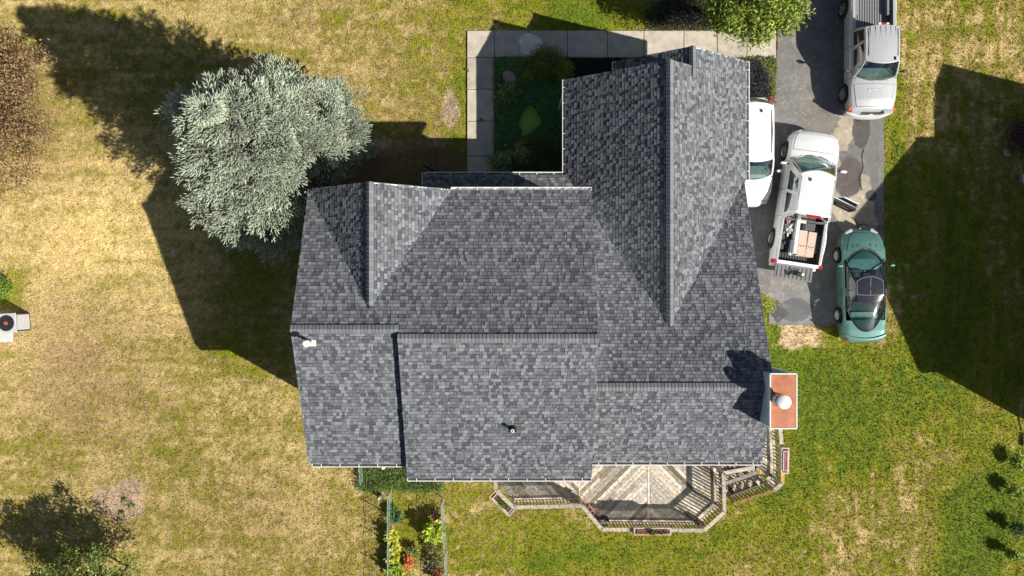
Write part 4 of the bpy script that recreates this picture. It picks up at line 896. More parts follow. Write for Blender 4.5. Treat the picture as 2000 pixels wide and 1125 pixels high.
class Body:
    def __init__(s, t, st, arches, r, sill, m, cut):
        s.t = t; s.st = st; s.m = m; s.ys = [a[0] for a in st]; s.arch = arches; s.r = r; s.sill = sill
        ysmp = sorted(set(list(np.linspace(s.ys[0], s.ys[-1], 97))+s.ys+[c for q in cut for c in q]+[a+r*q for a in arches for q in (-1,-.92,-.75,-.5,.5,.75,.92,1)]))
        vv = list(range(9)); mb = MB()
        for sd in (-1, 1):
            mb.grid(lambda y, j, sd=sd: s.pt(y, j, sd), ysmp, vv, skip=lambda i, j: j >= 5 and any(a-1e-6 <= (ysmp[i]+ysmp[i+1])/2 <= b for a, b in cut))
        for ye in (ysmp[0], ysmp[-1]):
            l = [s.pt(ye, j, -1) for j in vv]; r_ = [s.pt(ye, j, 1) for j in vv][::-1][1:]; mb.add(l+r_, [tuple(range(len(l+r_)))])
        me = mb.mesh('body', m); b = bmesh.new(); b.from_mesh(me); bmesh.ops.remove_doubles(b, verts=b.verts, dist=.002); bmesh.ops.recalc_face_normals(b, faces=b.faces); b.to_mesh(me); b.free()
        me.polygons.foreach_set('use_smooth', [True]*len(me.polygons)); me.set_sharp_from_angle(angle=math.radians(40)); s.o = link('body', me, t)
        obj('underbody', MB().box((0,(s.ys[0]+s.ys[-1])/2,sill+.04), ((min(a[1] for a in st[1:-1]))*1.7, (s.ys[-1]-s.ys[0])*.9, .08)), M_black, t)
    def at(s, y):
        return [float(np.interp(y, s.ys, [a[k] for a in s.st])) for k in (1,2,3)]
    def pt(s, y, j, sd):
        hw, zs, zc = s.at(y); zb = s.sill
        for a in s.arch:
            d = abs(y-a)
            if d < s.r: zb = max(zb, .34+math.sqrt(s.r**2-d*d))
        zb = min(zb, zs-.12); h = zs-zb
        x, z = [(.955,zb),(.995,zb+.28*h),(1.0,zb+.6*h),(.985,zb+.86*h),(.955,zb+.96*h),(.91,zs+.02*(zc-zs)),(.74,zs+.42*(zc-zs)),(.42,zs+.82*(zc-zs)),(0,zc)][j]
        return (sd*hw*x, y, z)
    def surf(s, y, f):                      # top surface height at lateral fraction f
        hw, zs, zc = s.at(y); fx = [0,.42,.74,.91]; fz = [1,.82,.42,.02]; return zs+(zc-zs)*float(np.interp(abs(f), fx, fz)), hw
    def hood(s, y0, y1, f, name='hood', m=None, taper=0):
        mb = MB(); us = np.linspace(0, 1, 14); ws = np.linspace(-1, 1, 11)
        def fn(dz, gr=0):
            def q(u, w_):
                bow = 0; y = y0-gr+(y1-y0+2*gr)*u; ff = f*(1-taper*u)
                z, hw = s.surf(y, ff*w_); return (hw*ff*w_+gr*w_, y, z+dz)
            return q
        sm = MB().grid(fn(.003, .014), us, ws); obj(name+'_seam', sm, M_seam, s.t)
        mb.grid(fn(.010), us, ws); return obj(name, mb, m or s.m, s.t, smooth=True)
    def door(s, y0, y1, sd, name='door', handle=True):
        ys_ = np.linspace(y0, y1, 10)
        sm = MB().grid(lambda y, k: (s.pt(y, k, sd)[0]+sd*.003, y, s.pt(y, k, sd)[2]), np.linspace(y0-.014, y1+.014, 10), [.0,1,2,3,4] and [0,1,2,3,4])
        obj('door_seam', sm, M_seam, s.t)
        def q(y, k):
            p = s.pt(y, k, sd); return (p[0]+sd*.009, p[1], p[2]+(.012 if k == 0 else 0))
        d = obj(name, MB().grid(q, ys_, [0,1,2,3,4]), s.m, s.t, smooth=True)
        if handle:
            yy = y0+.16; p = s.pt(yy, 3, sd); obj('handle', MB().box((p[0]+sd*.03, yy, p[2]-.02), (.035,.17,.035)), s.m, d)
        return d
def cabin(t, bf, ff, rr, br, xb, xr, zb, zr, wins, m, crown=.05, cl=.03, glass=None, rearx=None, rexp=2, topm=None, wv=(.10,.88), xbr=None):
    """greenhouse: bf/ff/rr/br = (centre y, corner y) of windshield base, roof front, roof rear, rear-glass base"""
    glass = glass or M_glass; xbr = xbr or xb
    arc = lambda p, u, e=2: p[1]+(p[0]-p[1])*(1-abs(u)**e)
    zt = lambda u, w_: zr-crown*u*u-cl*(2*w_-1)**2
    def WS(u, v):
        b = (u*xb, arc(bf, u), zb+.03*(1-u*u)); c = (u*xr, arc(ff, u), zt(u, 0)); bu = .05*math.sin(PI*v)
        return (b[0]+(c[0]-b[0])*v, b[1]+(c[1]-b[1])*v+bu*.6, b[2]+(c[2]-b[2])*v+bu*.6)
    def RW(u, v):
        b = (u*xbr, arc(br, u, rexp), zb+.02*(1-u*u)); c = (u*xr, arc(rr, u), zt(u, 1)); bu = .05*math.sin(PI*v)
        return (b[0]+(c[0]-b[0])*v, b[1]+(c[1]-b[1])*v-bu*.6, b[2]+(c[2]-b[2])*v+bu*.6)
    def SD(sd):
        def f(u, v):
            b = (sd*(xb+(xbr-xb)*u), bf[1]+(br[1]-bf[1])*u, zb); c = (sd*xr, ff[1]+(rr[1]-ff[1])*u, zt(1, u)); bu = .035*math.sin(PI*v)
            return (b[0]+(c[0]-b[0])*v+sd*bu, b[1]+(c[1]-b[1])*v, b[2]+(c[2]-b[2])*v)
        return f
    mb = MB(); U = [-1]+list(np.linspace(-.945, .945, 15))+[1]; V = [0,.06,.2,.4,.6,.8,.94,1]
    mb.grid(WS, list(U), V, skip=lambda i, j: 0 < i < 15 and 0 < j < 6); mb.grid(RW, list(U), V, skip=lambda i, j: 0 < i < 15 and 0 < j < 6)
    brk = sorted(set([0,1]+[x for w_ in wins for x in w_])); VV = [0, wv[0], .3, .5, .7, wv[1], 1]
    for sd in (-1, 1): mb.grid(SD(sd), brk, VV, skip=lambda i, j: any(a <= (brk[i]+brk[i+1])/2 <= b for a, b in wins) and 0 < j < 5)
    me = mb.mesh('cab_frame', m); b = bmesh.new(); b.from_mesh(me); bmesh.ops.remove_doubles(b, verts=b.verts, dist=.003); b.to_mesh(me); b.free()
    fr = link('cab_frame', me, t); sf = fr.modifiers.new('thick', 'SOLIDIFY'); sf.thickness = .025; sf.offset = -1
    def RF(u, w_): return (u*xr, arc(ff, u)+(arc(rr, u)-arc(ff, u))*w_, zt(u, w_)+.001)
    roof = obj('roof_panel', MB().grid(RF, list(np.linspace(-1,1,15)), list(np.linspace(0,1,11))), topm or m, t, smooth=True)
    ins = lambda f, k: (lambda u, v: f(u*k, v))
    obj('windshield', MB().grid(lambda u, v: WS(u, v), list(np.linspace(-.945,.945,13)), list(np.linspace(.05,.95,7))), glass, t, smooth=True)
    obj('rear_window', MB().grid(lambda u, v: RW(u, v), list(np.linspace(-.945,.945,13)), list(np.linspace(.05,.95,7))), glass, t, smooth=True)
    for sd in (-1, 1):
        for a, b_ in wins: obj('side_window', MB().grid(lambda u, v, sd=sd: SD(sd)(u, v), [a, (a+b_)/2, b_], list(np.linspace(wv[0], wv[1], 5))), M_glassd if glass is M_glass else glass, t, smooth=True)
    # wipers and cowl
    mb = MB()
    for x0, x1 in ((-.62*xb, -.05*xb), (.02*xb, .6*xb)):
        a_, b_ = WS(x0/xb, .03), WS(x1/xb, .10); mb.tube([Vector(a_)+Vector((0,.03,.015)), Vector(b_)+Vector((0,.01,.02))], .009, 5)
    obj('wiper', mb, M_black, t)
    cw = MB().grid(lambda u, k: (u*xb*.98, arc(bf, u)+.10*k, zb+.03*(1-u*u)+.012-.01*k), list(np.linspace(-1,1,13)), [0,.5,1]); obj('cowl', cw, M_dkplastic, t)
    return WS, RW, SD, RF
def seats(t, ys_, x, z, m=M_seat, bench=False):
    for y in ys_:
        for s_ in (-1, 1):
            mb = MB(); mb.box((s_*x, y+.18, z), (.48,.5,.14)); mb.box((s_*x, y-.14, z+.3), (.46,.14,.55)); o = obj('seat', mb, m, t); bevel(o, .04, 2)
            obj('headrest', bevel_me(MB().box((s_*x, y-.18, z+.66), (.26,.10,.17))), m, o) if False else obj('headrest', MB().box((s_*x, y-.18, z+.66), (.26,.10,.17)), m, o)
def wheel_me(R, wd, spokes, rim):
    Rm = Matrix.Rotation(PI/2, 3, 'Y'); t_ = MB().lathe([(R*.62,-wd/2),(R*.9,-wd/2),(R,-wd*.36),(R,wd*.36),(R*.9,wd/2),(R*.62,wd/2),(R*.60,wd*.3)], n=32, R=Rm).mesh('wheel', M_tyre, True)
    m = MB().lathe([(R*.64,wd*.46),(R*.60,wd*.5),(R*.56,wd*.42),(R*.54,wd*.1)], n=28, R=Rm); m.lathe([(0,wd*.44),(R*.13,wd*.42),(R*.15,wd*.3)], n=14, R=Rm)
    for k in range(spokes):
        a = 2*PI*k/spokes; p = Rm@Vector((R*.1*math.cos(a), R*.1*math.sin(a), wd*.38)); q = Rm@Vector((R*.6*math.cos(a), R*.6*math.sin(a), wd*.40))
        dv = (q-p).normalized(); X_ = Vector((1,0,0)); m.box((p+q)/2, (.03,(q-p).length,R*.17), R=Matrix((X_, dv, X_.cross(dv))).transposed())
    return t_, m.mesh('rim', rim), MB().lathe([(0,wd*.12),(R*.58,wd*.12)], n=24, R=Rm).mesh('brake_disc', M_dkplastic)
def wheels(t, ys_, x, R, wd, spokes=5, rim=None, turn=0):
    a, b, c = wheel_me(R, wd, spokes, rim or M_rim)
    for i, y in enumerate(ys_):
        for sd in (-1, 1):
            w_ = link('wheel', a, t, (sd*(x-wd/2), y, R), (0,0,(0 if sd > 0 else PI)+(turn if i == 0 else 0))); link('rim', b, w_); link('brake_disc', c, w_)
def mirror(t, x, y, z, sd, m, ln=.2):
    mb = MB(); mb.box((sd*(x+.06), y, z), (.14,.05,.04)); o = obj('mirror', mb, M_black, t)
    h = obj('mirror_shell', MB().box((sd*(x+.10+ln/2), y-.015, z+.03), (ln,.10,.14)), m, o); bevel(h, .035, 3)
def antenna(t, x, y, z): obj('antenna', MB().box((x, y, z+.02), (.03,.12,.05)), M_black, t)
def bed(t, B, y0, y1, zf, m, rib_col, wall=.13, rail=.0):
    hw0, zs, _ = B.at((y0+y1)/2); xi = hw0-wall-.06; mb = MB()
    fl = obj('bed_floor', MB().box((0,(y0+y1)/2,zf-.02), (2*xi, y1-y0, .04)), rib_col, t)
    nrb = 15; rb = MB().box((0,0,0), (2*xi/nrb*.5, y1-y0-.05, .022)).mesh('rib', rib_col)
    for i in range(nrb): link('rib', rb, fl, (-xi+2*xi*(i+.5)/nrb, (y0+y1)/2, zf+.011))
    for sd in (-1, 1):
        ys_ = np.linspace(y0-.02, y1+.0, 8)
        obj('bed_rail', MB().grid(lambda y, k, sd=sd: [(sd*B.at(y)[0]*.92, y, B.at(y)[1]-.002),(sd*B.at(y)[0]*.90, y, B.at(y)[1]+.012),(sd*xi, y, B.at(y)[1]+.012),(sd*xi, y, B.at(y)[1]-.06)][int(k)], list(ys_), [0,1,2,3]), m, t)
        obj('bed_wall', MB().box((sd*(xi+.015), (y0+y1)/2, (zf+zs-.03)/2), (.03, y1-y0, zs-.03-zf)), rib_col, t)
        obj('wheel_housing', MB().box((sd*(xi-.09), (y0+y1)/2-.0, zf+.1), (.18,.75,.2)), rib_col, t)
    obj('bed_front', MB().box((0, y1-.02, (zf+zs)/2), (2*xi,.05,zs-zf)), rib_col, t)
    return xi
# ---- silver pickup at the top, facing down the drive
V1 = thing('pickup_truck', 'silver pickup with empty ribbed bed and ribbed roof at the top of the driveway', 'pickup truck', (14.2, 9.5, .012), PI)
st = [(-2.75,.80,.95,.97),(-2.6,.88,1.0,1.0),(-1.7,.93,1.02,1.02),(-.62,.93,1.03,1.05),(.2,.93,1.03,1.06),(1.2,.93,1.03,1.12),(1.45,.93,1.02,1.11),(2.1,.91,.96,1.05),(2.42,.86,.88,.97),(2.50,.82,.80,.88),(2.60,.70,.68,.70),(2.63,.6,.6,.62)]
B = Body(V1, st, (1.72,-1.7), .43, .42, M_psilver, [(-2.6,1.28)])
WS, RW, SD, RF = cabin(V1, (1.42,1.22), (.86,.74), (-.56,-.50), (-.66,-.60), .84, .645, 1.03, 1.74, [(.14,.55),(.62,.95)], M_psilver)
for k in range(6): z0 = RF(-.75+.3*k, .8)[2]; obj('roof_rib', MB().box((-.48+.193*k, -.28, z0+.004), (.022,.42,.012)), M_psilver, V1)
for x in (-.56,.56): obj('roof_channel', MB().box((x, .1, RF(.87,.5)[2]+.004), (.012,1.05,.012)), M_seam, V1)
h = B.hood(1.52, 2.36, .86, taper=.14)
m = MB()
def hz_(x, y): return B.surf(y, x/.9)[0]+.013
m.beam((-.26,2.2,hz_(.26,2.2)), (-.26,1.72,hz_(.26,1.72)), .03, .012); m.beam((.26,2.2,hz_(.26,2.2)), (.26,1.72,hz_(.26,1.72)), .03, .012); m.beam((-.26,1.72,hz_(.15,1.72)+.005), (.26,1.72,hz_(.15,1.72)+.005), .03, .012)
obj('hood_bulge', m, M_psilver, h)
obj('bumper', MB().grid(lambda u, k: (u*.93, 2.74-.22*abs(u)**2.6+[-.16,0,.03,.02,-.16][int(k)], [.68,.70,.62,.42,.40][int(k)]), list(np.linspace(-1,1,17)), [0,1,2,3,4]), paint('bumper_paint', (.68,.68,.68)), V1, smooth=True)
for s_ in (-1,1):
    obj('headlight', MB().box((s_*.63,2.53,.83), (.36,.14,.14), -s_*.22), M_lamp, V1); obj('turn_signal', MB().box((s_*.86,2.44,.82), (.1,.16,.14), -s_*.5), M_amber, V1)
    B.door(.02, 1.25, s_); B.door(-.6, -.02, s_, handle=False); mirror(V1, .93, 1.05, 1.12, s_, M_dkplastic)
obj('grille', MB().box((0,2.60,.76), (.85,.06,.14)), M_dkplastic, V1); obj('badge', MB().box((0,2.64,.78), (.14,.03,.05)), M_white, V1)
wheels(V1, (1.72,-1.7), .94, .37, .25, 6); seats(V1, (.25,), .36, .75); obj('dashboard', MB().box((0,1.1,1.0), (1.5,.4,.16)), M_dash, V1); obj('cab_floor', MB().box((0,.3,.55), (1.6,1.8,.1)), M_int, V1)
bed(V1, B, -2.6, -.64, .74, M_psilver, mat('grey_bed_liner', (.23,.23,.24), .6, var=.12)); antenna(V1, -.45, .72, 1.70)
obj('tailgate', MB().box((0,-2.62,.88), (1.5,.08,.32)), M_psilver, V1)
bl = obj('brake_light', MB().box((0,-.60,1.72), (.20,.06,.04)), M_red, V1); obj('cargo_light', MB().box((-.15,-.60,1.72), (.09,.06,.04)), M_white, V1); obj('cargo_light', MB().box((.15,-.60,1.72), (.09,.06,.04)), M_white, V1)
# ---- white pickup, rear door open, tailgate down
V2 = thing('pickup_truck', 'white four-door pickup with an open rear door, lowered tailgate and a loaded bed', 'pickup truck', (11.60, 3.57, .012), math.radians(-8.4))
st = [(-2.72,.93,1.0,1.0),(-2.6,.96,1.03,1.03),(-1.7,.99,1.05,1.05),(-.95,.97,1.06,1.07),(.2,.97,1.05,1.07),(1.3,.97,1.06,1.16),(1.7,.98,1.05,1.14),(2.15,.97,1.0,1.08),(2.38,.92,.94,1.02),(2.54,.80,.86,.95),(2.64,.64,.76,.84),(2.70,.48,.66,.72)]
B = Body(V2, st, (1.80,-1.72), .44, .36, M_pwhite, [(-2.6,1.3)])
WS, RW, SD, RF = cabin(V2, (1.66,1.34), (.86,.70), (-.84,-.78), (-.98,-.92), .90, .66, 1.06, 1.80, [(.15,.50),(.56,.93)], M_pwhite)
B.hood(1.78, 2.48, .88, taper=.10)
for x in (-1,1): obj('roof_rail', MB().tube([RF(x*.95,.06), RF(x*.97,.5), RF(x*.95,.95)], .012, 6), M_greypl, V2)
for s_ in (-1,1):
    mirror(V2, .97, 1.16, 1.14, s_, M_pwhite, .22); B.door(.22, 1.3, s_); obj('headlight', MB().box((s_*.70,2.47,.80), (.34,.12,.16), -s_*.6), M_lamp, V2)
B.door(-.85, .2, -1); obj('door_opening', MB().box((.955,-.33,.78), (.03,1.0,.5)), M_int, V2)
dr = obj('door', MB().box((.52,0,.78), (1.04,.07,.55)), M_pwhite, V2, (.99,.16,0), math.radians(-17.5)); bevel(dr, .02)
m = MB(); m.beam((.05,0,1.06),(.18,0,1.52),.04,.05); m.beam((.18,0,1.52),(.82,0,1.5),.04,.05); m.beam((.82,0,1.5),(1.0,0,1.06),.04,.05); obj('door_frame', m, M_pwhite, dr)
obj('door_glass', MB().add([(.1,0,1.07),(.95,0,1.07),(.80,0,1.48),(.2,0,1.48)], [(0,1,2,3)]), M_black, dr); obj('door_trim', MB().box((.52,-.085,.8), (.98,.11,.52)), M_black, dr); obj('armrest', MB().box((.55,-.12,.85), (.5,.06,.06)), M_greypl, dr)
wheels(V2, (1.80,-1.72), .97, .38, .25, 6, M_metal, .16); seats(V2, (.35,-.55), .4, .75); obj('dashboard', MB().box((0,1.22,1.02), (1.6,.5,.16)), M_dash, V2); obj('cab_floor', MB().box((0,.1,.5), (1.7,2.3,.1)), M_int, V2)
xi = bed(V2, B, -2.62, -.95, .72, mat('grey_rail_cap', (.42,.42,.42), .6, var=.1), M_liner); antenna(V2, -.30, .52, 1.79)
obj('brake_light', MB().box((.04,-.86,1.775), (.52,.09,.05)), M_red, V2)
for s_ in (-1,1): obj('tail_light', MB().box((s_*.90,-2.66,.88), (.14,.14,.3)), M_red, V2)
obj('rear_bumper', MB().box((0,-2.74,.5), (1.8,.16,.2)), M_pwhite, V2)
tg = obj('tailgate', MB().box((0,-3.0,.70), (1.5,.56,.06)), M_greypl, V2); bevel(tg, .01)
for k in range(9): obj('tailgate_rib', MB().box((-.66+.165*k,-3.0,.737), (.025,.46,.014)), M_liner, tg)
obj('bed_edge', MB().box((0,-2.68,.735), (1.62,.06,.05)), M_white, V2)
# load in the bed
def inV2(x, y, z): 
    c, s_ = math.cos(math.radians(-8.4)), math.sin(math.radians(-8.4)); return (11.60+x*c-y*s_, 3.57+x*s_+y*c, z)
r8 = math.radians(-8.4)
M_card = mat('pinkish_board_bundle', (.62,.47,.38), .8, var=.10, scale=14)
for i, (x, rz) in enumerate(((.02,.03),(.36,-.02))):
    t = thing('shingle_bundle', ('left one of two pale pink cardboard packs in the white pickup bed','right one of two pale pink cardboard packs in the white pickup bed')[i], 'cardboard pack', inV2(x,-1.82,.74), r8+rz)
    for k in range(3): bevel(obj('pack_layer', MB().box((random.uniform(-.01,.01),random.uniform(-.02,.02),.07+.125*k), (.315,.98,.118)), M_card, t), .008)
    obj('strap', MB().box((0,-.12,.40), (.318,.012,.008)), mat('brown_strap', (.35,.2,.15)), t)
    for sx_ in (-.06,.06): obj('hand_hole', MB().lathe([(0,.384),(.018,.384)], (sx_,-.14,0), 8), M_seam, t)
t = thing('long_white_box','long narrow white carton lying lengthwise beside the pink packs in the pickup bed','carton', inV2(-.24,-1.62,.74), r8+.02); bevel(obj('carton', MB().box((0,0,.22), (.13,1.32,.4)), M_white, t), .01); obj('end_flap', MB().box((.12,.6,.4), (.34,.10,.02)), mat('cream_card', (.7,.6,.48)), t)
t = thing('plastic_sheet','crumpled white plastic sheet with blue print in the upper left of the pickup bed','plastic sheet', inV2(-.52,-1.32,.74), r8); b = bmesh.new(); bmesh.ops.create_icosphere(b, subdivisions=4, radius=1)
for v in b.verts:
    k = 1+.5*(math.sin(9*v.co.x+4*v.co.z)*math.cos(8*v.co.y+3*v.co.x)); v.co = Vector((v.co.x*.17*k, v.co.y*.30*k, max(0, v.co.z)*.30*k))
me = bpy.data.meshes.new('sheet'); b.to_mesh(me); b.free(); me.materials.append(M_white); link('sheet', me, t); obj('blue_print', MB().box((.0,.14,.30), (.12,.04,.015), .5), mat('blue_print', (.1,.3,.6)), t); obj('orange_strip', MB().box((0,.30,.2), (.3,.05,.05)), M_amber, t)
t = thing('black_sack','black crumpled sack on the left side of the loaded pickup bed','sack', inV2(-.56,-1.86,.74), r8); b = bmesh.new(); bmesh.ops.create_icosphere(b, subdivisions=3, radius=1)
for v in b.verts: k = 1+.35*math.sin(11*v.co.x+6*v.co.y)*math.cos(7*v.co.y); v.co = Vector((v.co.x*.15*k, v.co.y*.36*k, max(0, v.co.z)*.22*k))
me = bpy.data.meshes.new('sack'); b.to_mesh(me); b.free(); me.materials.append(mat('black_plastic_sheet', (.03,.03,.032), .4)); link('sack', me, t)
for i in range(3): tag(obj('metal_flashing', MB().box((0,0,0), (.055,.62,.03)), (M_metal, M_white, M_metal)[i], None, inV2(-.40+.055*i,-2.05,.98+.01*i), r8+.03*i), ('leftmost grey metal strip beside the black sack in the pickup bed','white strip between two grey ones in the pickup bed','right-hand grey metal strip against the white carton in the pickup bed')[i], 'metal strip', 'strips lying in the pickup bed')
tag(obj('strip_box', MB().box((0,0,0), (.22,.5,.18)), M_dkplastic, None, inV2(-.36,-2.0,.85), r8), 'dark low box under the metal strips in the pickup bed', 'box')
t = thing('grey_crate','ribbed grey plastic crate behind the cab in the pickup bed','crate', inV2(.24,-1.15,.74), r8-.02); bevel(obj('shell', MB().box((0,0,.16), (.42,.27,.32)), M_greypl, t), .02)
for k in range(6): obj('slat', MB().box((-.17+.068*k,0,.325), (.02,.24,.012)), M_dkplastic, t)
t = thing('black_hose_reel','black power tool with coiled hose and a white label lying on the lowered tailgate','tool', inV2(.1,-3.0,.76), r8)
bevel(obj('tool_body', MB().box((.12,-.04,.06), (.34,.15,.12), -.1), M_black, t), .04, 3); obj('label_plate', MB().box((.22,-.03,.125), (.1,.1,.01)), M_white, t)
hp = [Vector((-.3+.42*f+.09*math.cos(9*f), .04+.10*math.sin(13*f)+.04*math.cos(5*f), .03+.02*math.sin(7*f))) for f in np.linspace(0,1.1,40)]; obj('hose', MB().tube(hp, .014, 6), M_black, t)
obj('strap_loop', MB().tube([(-.42,.06,.02),(-.38,-.10,.02),(-.30,-.14,.03),(-.22,-.02,.04),(-.1,.06,.03)], .02, 6), M_black, t)
# ---- white van half under the eave
V3 = thing('minivan', 'white minivan parked tight beside the garage wall, half hidden under the gutter', 'van', (9.32, 5.35, .012), PI)
st = [(-2.12,.72,1.0,1.0),(-2.02,.84,1.05,1.05),(-1.7,.90,1.1,1.12),(.2,.93,1.08,1.1),(.9,.93,1.08,1.16),(1.2,.92,1.04,1.14),(1.6,.89,.95,1.04),(1.85,.80,.84,.93),(2.02,.64,.72,.80),(2.10,.50,.62,.66)]
B = Body(V3, st, (1.35,-1.35), .39, .28, M_pwhite, [(-2.0,.92)])
WS, RW, SD, RF = cabin(V3, (1.16,.92), (.48,.34), (-1.74,-1.62), (-2.08,-1.94), .86, .70, 1.07, 1.78, [(.12,.36),(.39,.66),(.69,.95)], M_pwhite, crown=.06)
B.hood(1.24, 1.9, .86, taper=.16)
for s_ in (-1,1):
    mirror(V3, .92, .80, 1.12, s_, M_pwhite); obj('roof_rail', MB().tube([RF(s_*.84,.1), Vector(RF(s_*.88,.5))+Vector((0,0,.03)), RF(s_*.84,.9)], .018, 6), M_greypl, V3)
    B.door(.02, .92, s_); B.door(-.95, .0, s_); obj('headlight', MB().box((s_*.70,1.86,.78), (.2,.28,.12), s_*.55), M_lamp, V3); obj('tail_light', MB().box((s_*.82,-2.04,.95), (.12,.12,.4)), M_red, V3)
wheels(V3, (1.35,-1.35), .93, .33, .21, 5); seats(V3, (.05,), .38, .8, mat('grey_seat', (.3,.31,.31), .9)); seats(V3, (-.9,), .38, .8); obj('dashboard', MB().box((0,.78,1.05), (1.5,.4,.14)), M_dash, V3); obj('cab_floor', MB().box((0,-.5,.5), (1.6,2.9,.1)), M_int, V3); antenna(V3, -.2, -1.4, 1.78)
obj('plate_strip', MB().box((0,2.08,.62), (.6,.03,.05)), M_seam, V3)
# ---- teal coupe
V4 = thing('coupe_car', 'teal green sports coupe with dark glass roof, parked half on the grass', 'car', (13.93, .12, .012), math.radians(.8))
st = [(-2.28,.50,.68,.70),(-2.22,.66,.76,.78),(-2.1,.77,.84,.87),(-1.8,.83,.86,.885),(-1.2,.86,.86,.90),(-.4,.86,.84,.93),(.5,.86,.84,.93),(1.0,.86,.83,.94),(1.4,.86,.80,.92),(1.75,.83,.73,.85),(2.0,.74,.64,.75),(2.15,.60,.56,.66),(2.23,.46,.48,.56),(2.26,.34,.42,.46)]
B = Body(V4, st, (1.20,-1.20), .36, .22, M_pteal, [(-1.4,1.02)])
WS, RW, SD, RF = cabin(V4, (1.38,.80), (.34,.14), (-.42,-.38), (-1.86,-.98), .76, .54, .885, 1.28, [(.10,.56),(.60,.93)], paint('black_glass_roof', (.03,.033,.045), .1, .12, 1), crown=.04, cl=.02, glass=glassmat('teal_tinted_glass', (.5,.68,.64), .10), rexp=2.2, topm=paint('black_glass_roof', (.03,.033,.045), .1, .12, 1), wv=(.08,.92), xbr=.74)
B.hood(1.36, 2.08, .80, taper=.22)
for s_ in (-1,1):
    z0 = B.surf(1.5, .45)[0]+.012; l = obj('hood_scoop', MB().add([(s_*.22,1.62,z0+.012),(s_*.46,1.50,z0-.02),(s_*.46,1.42,z0-.01),(s_*.22,1.52,z0+.035)], [(0,1,2,3)]), M_pteal, V4); so_ = l.modifiers.new('t', 'SOLIDIFY'); so_.thickness = .03
    m = MB(); m.beam((s_*.46,1.48,B.surf(1.48,.5)[0]+.018), (s_*.40,2.0,B.surf(2.0,.5)[0]+.014), .02, .014); obj('hood_crease', m, M_pteal, V4)
    obj('headlight', MB().box((s_*.50,2.11,.60), (.30,.12,.09), -s_*.62), M_lamp, V4); mirror(V4, .84, .78, .92, s_, M_pteal, .17)
    B.door(-.4, .95, s_)
def frit(u, k):
    ya = -.98-.88*(1-abs(u)**2.2)+.03; y = ya+(-1.38-ya)*k; x = u*.74; zz_, hw_ = B.surf(y, x/.83); return (x, y, zz_+.008)
obj('parcel_shelf', MB().grid(frit, list(np.linspace(-.74,.74,13)), [0,.35,.7,1]), M_int, V4)
obj('badge', MB().box((0,2.25,.52), (.05,.04,.03)), M_white, V4)
zr_ = 1.28
m = MB(); m.beam((0,.28,zr_+.006),(0,-.40,zr_-.012),.012,.008); m.tube([Vector(RF(u,.02))+Vector((0,0,.006)) for u in np.linspace(-.95,.95,11)], .009, 5); m.tube([Vector(RF(u,.97))+Vector((0,0,.006)) for u in np.linspace(-.95,.95,11)], .009, 5)
for s_ in (-1,1): m.tube([Vector(RF(s_*.95,f))+Vector((0,0,.006)) for f in (0.02,.5,.97)], .009, 5)
obj('sunroof_seal', m, mat('tan_seal', (.34,.30,.25), .6), V4)
ob = MB().grid(lambda u, v: (lambda p: (p[0], p[1], p[2]+.006))(RW(u, v)), list(np.linspace(-.88,.88,11)), [.80,.86,.93,.985]); obj('hatch_header', ob, paint('black_glass_roof', (1,1,1)), V4, smooth=True)
obj('spoiler', MB().grid(lambda u, k: (u*.78, -2.02-.16*(1-abs(u)**2.2)+[0,.07,.09][int(k)], .86+.03*(1-u*u)+[.03,.035,.0][int(k)]), list(np.linspace(-1,1,15)), [0,1,2]), M_pteal, V4, smooth=True)
for s_ in (-1,1): obj('tail_light', MB().box((s_*.6,-2.2,.66), (.3,.1,.12), s_*.25), M_red, V4)
wheels(V4, (1.20,-1.20), .875, .31, .2, 7, M_rimw); seats(V4, (.05,), .36, .42); obj('dashboard', MB().box((0,.86,.80), (1.4,.5,.1)), M_tealg, V4); obj('cab_floor', MB().box((0,-.3,.35), (1.4,2.4,.1)), M_int, V4)
obj('rear_seat', MB().box((0,-.85,.55), (1.15,.4,.3)), M_seat, V4); obj('cargo_cover', MB().box((0,-1.35,.72), (1.05,.5,.04)), M_tealg, V4); obj('cover_bar', MB().box((0,-1.12,.76), (1.05,.10,.03)), mat('cream_trim', (.5,.5,.38)), V4)

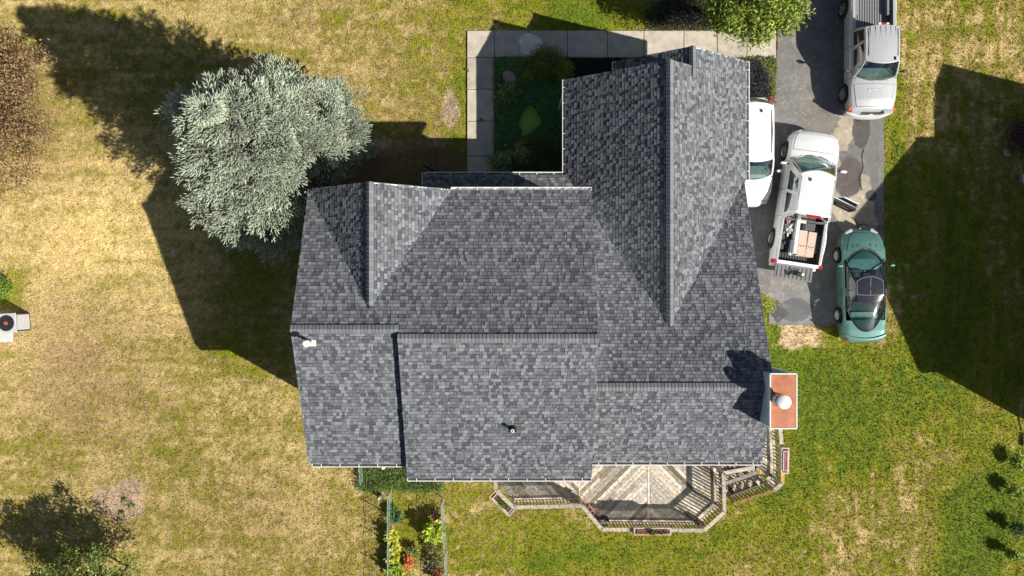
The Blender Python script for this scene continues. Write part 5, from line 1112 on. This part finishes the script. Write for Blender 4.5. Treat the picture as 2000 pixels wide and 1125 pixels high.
# ------------------------------------------------------------------ things on the deck
def pot(px, py, r, h, label, m, plant=None, z=ZDK, grp=None):
    t = thing('plant_pot', label, 'pot', P(px, py, z), 0, grp)
    obj('bowl', MB().lathe([(0,.02),(r*.7,.0),(r,h),(r*.9,h),(r*.86,h-.03)], n=24), m, t, smooth=True)
    obj('potting_soil', MB().lathe([(0,h-.04),(r*.88,h-.04)], n=20), M_soil, t); obj('rim', MB().lathe([(r*.88,h+.004),(r*1.02,h+.004),(r*1.02,h-.02)], n=24), m, t)
    if plant: leaves('plant', t, blobpts(160, (0,0,h), (r*.8,r*.8,.12), 6, .4), .05, plant)
    return t
pot(1364,1017,.135,.38,'round pot of dark soil with a pale rim in the lower right deck corner', mat('maroon_glaze', (.16,.09,.09), .3), z=ZDK+.0)
obj_ = bpy.context.scene.collection.objects[-1]
pot(1146,983,.07,.16,'small green-rimmed pot uppermost beside the slanted deck rail', mat('green_glaze', (.25,.36,.27), .4), z=ZDK+.5, grp='pots along the slanted rail')
pot(1151,992,.085,.18,'small pink pot just below the green-rimmed pot by the slanted rail', mat('pink_clay', (.5,.27,.24), .6), z=ZDK+.3, grp='pots along the slanted rail')
pot(1155,999,.085,.18,'second small pink pot in the red wire stand by the slanted rail', mat('pink_clay', (1,1,1)), z=ZDK+.3, grp='pots along the slanted rail')
pot(1164,1008,.12,.22,'larger red clay pot at the lower end of the slanted rail', mat('red_clay', (.36,.14,.09), .6), z=ZDK, grp='pots along the slanted rail')
t = thing('plant_stand','salmon-red wire frame stand holding pots along the slanted deck rail','stand',P(1153,994,ZDK)); a, b = Vector(P(1144,977,ZDK+.42))-Vector(P(1153,994,ZDK)), Vector(P(1161,1000,ZDK+.42))-Vector(P(1153,994,ZDK)); c_ = Vector((-.2,-.14,0)); m = MB(); q_ = [a, b, b+c_*.8, a+c_*.8]
for i in range(4): m.tube([q_[i], q_[(i+1)%4]], .012, 6); m.tube([q_[i], Vector((q_[i].x,q_[i].y,0))], .01, 5); m.tube([Vector((q_[i].x,q_[i].y,.28)), Vector((q_[(i+1)%4].x,q_[(i+1)%4].y,.28))], .01, 5)
obj('wire_frame', m, mat('salmon_wire', (.6,.22,.16), .5), t)
t = thing('hose_coil','coil of black garden hose in the lower left corner of the deck','hose',P(1179,1017,ZDK)); pts = [Vector(((.20-.02*(k//24%3))*math.cos(2*PI*k/24), (.20-.02*(k//24%3))*math.sin(2*PI*k/24), .03+.012*k/24)) for k in range(97)]; obj('hose', MB().tube(pts, .013, 6), M_black, t)
for k in range(3): obj('hose_loop', MB().tube([Vector((.13*math.cos(a_)+.03*k, .10*math.sin(a_)-.02*k, .08+.02*k)) for a_ in np.linspace(0,2*PI,18)], .01, 5), M_black, t)
for o in list(COL.objects):
    if o.get('label') == 'x': del o['label']
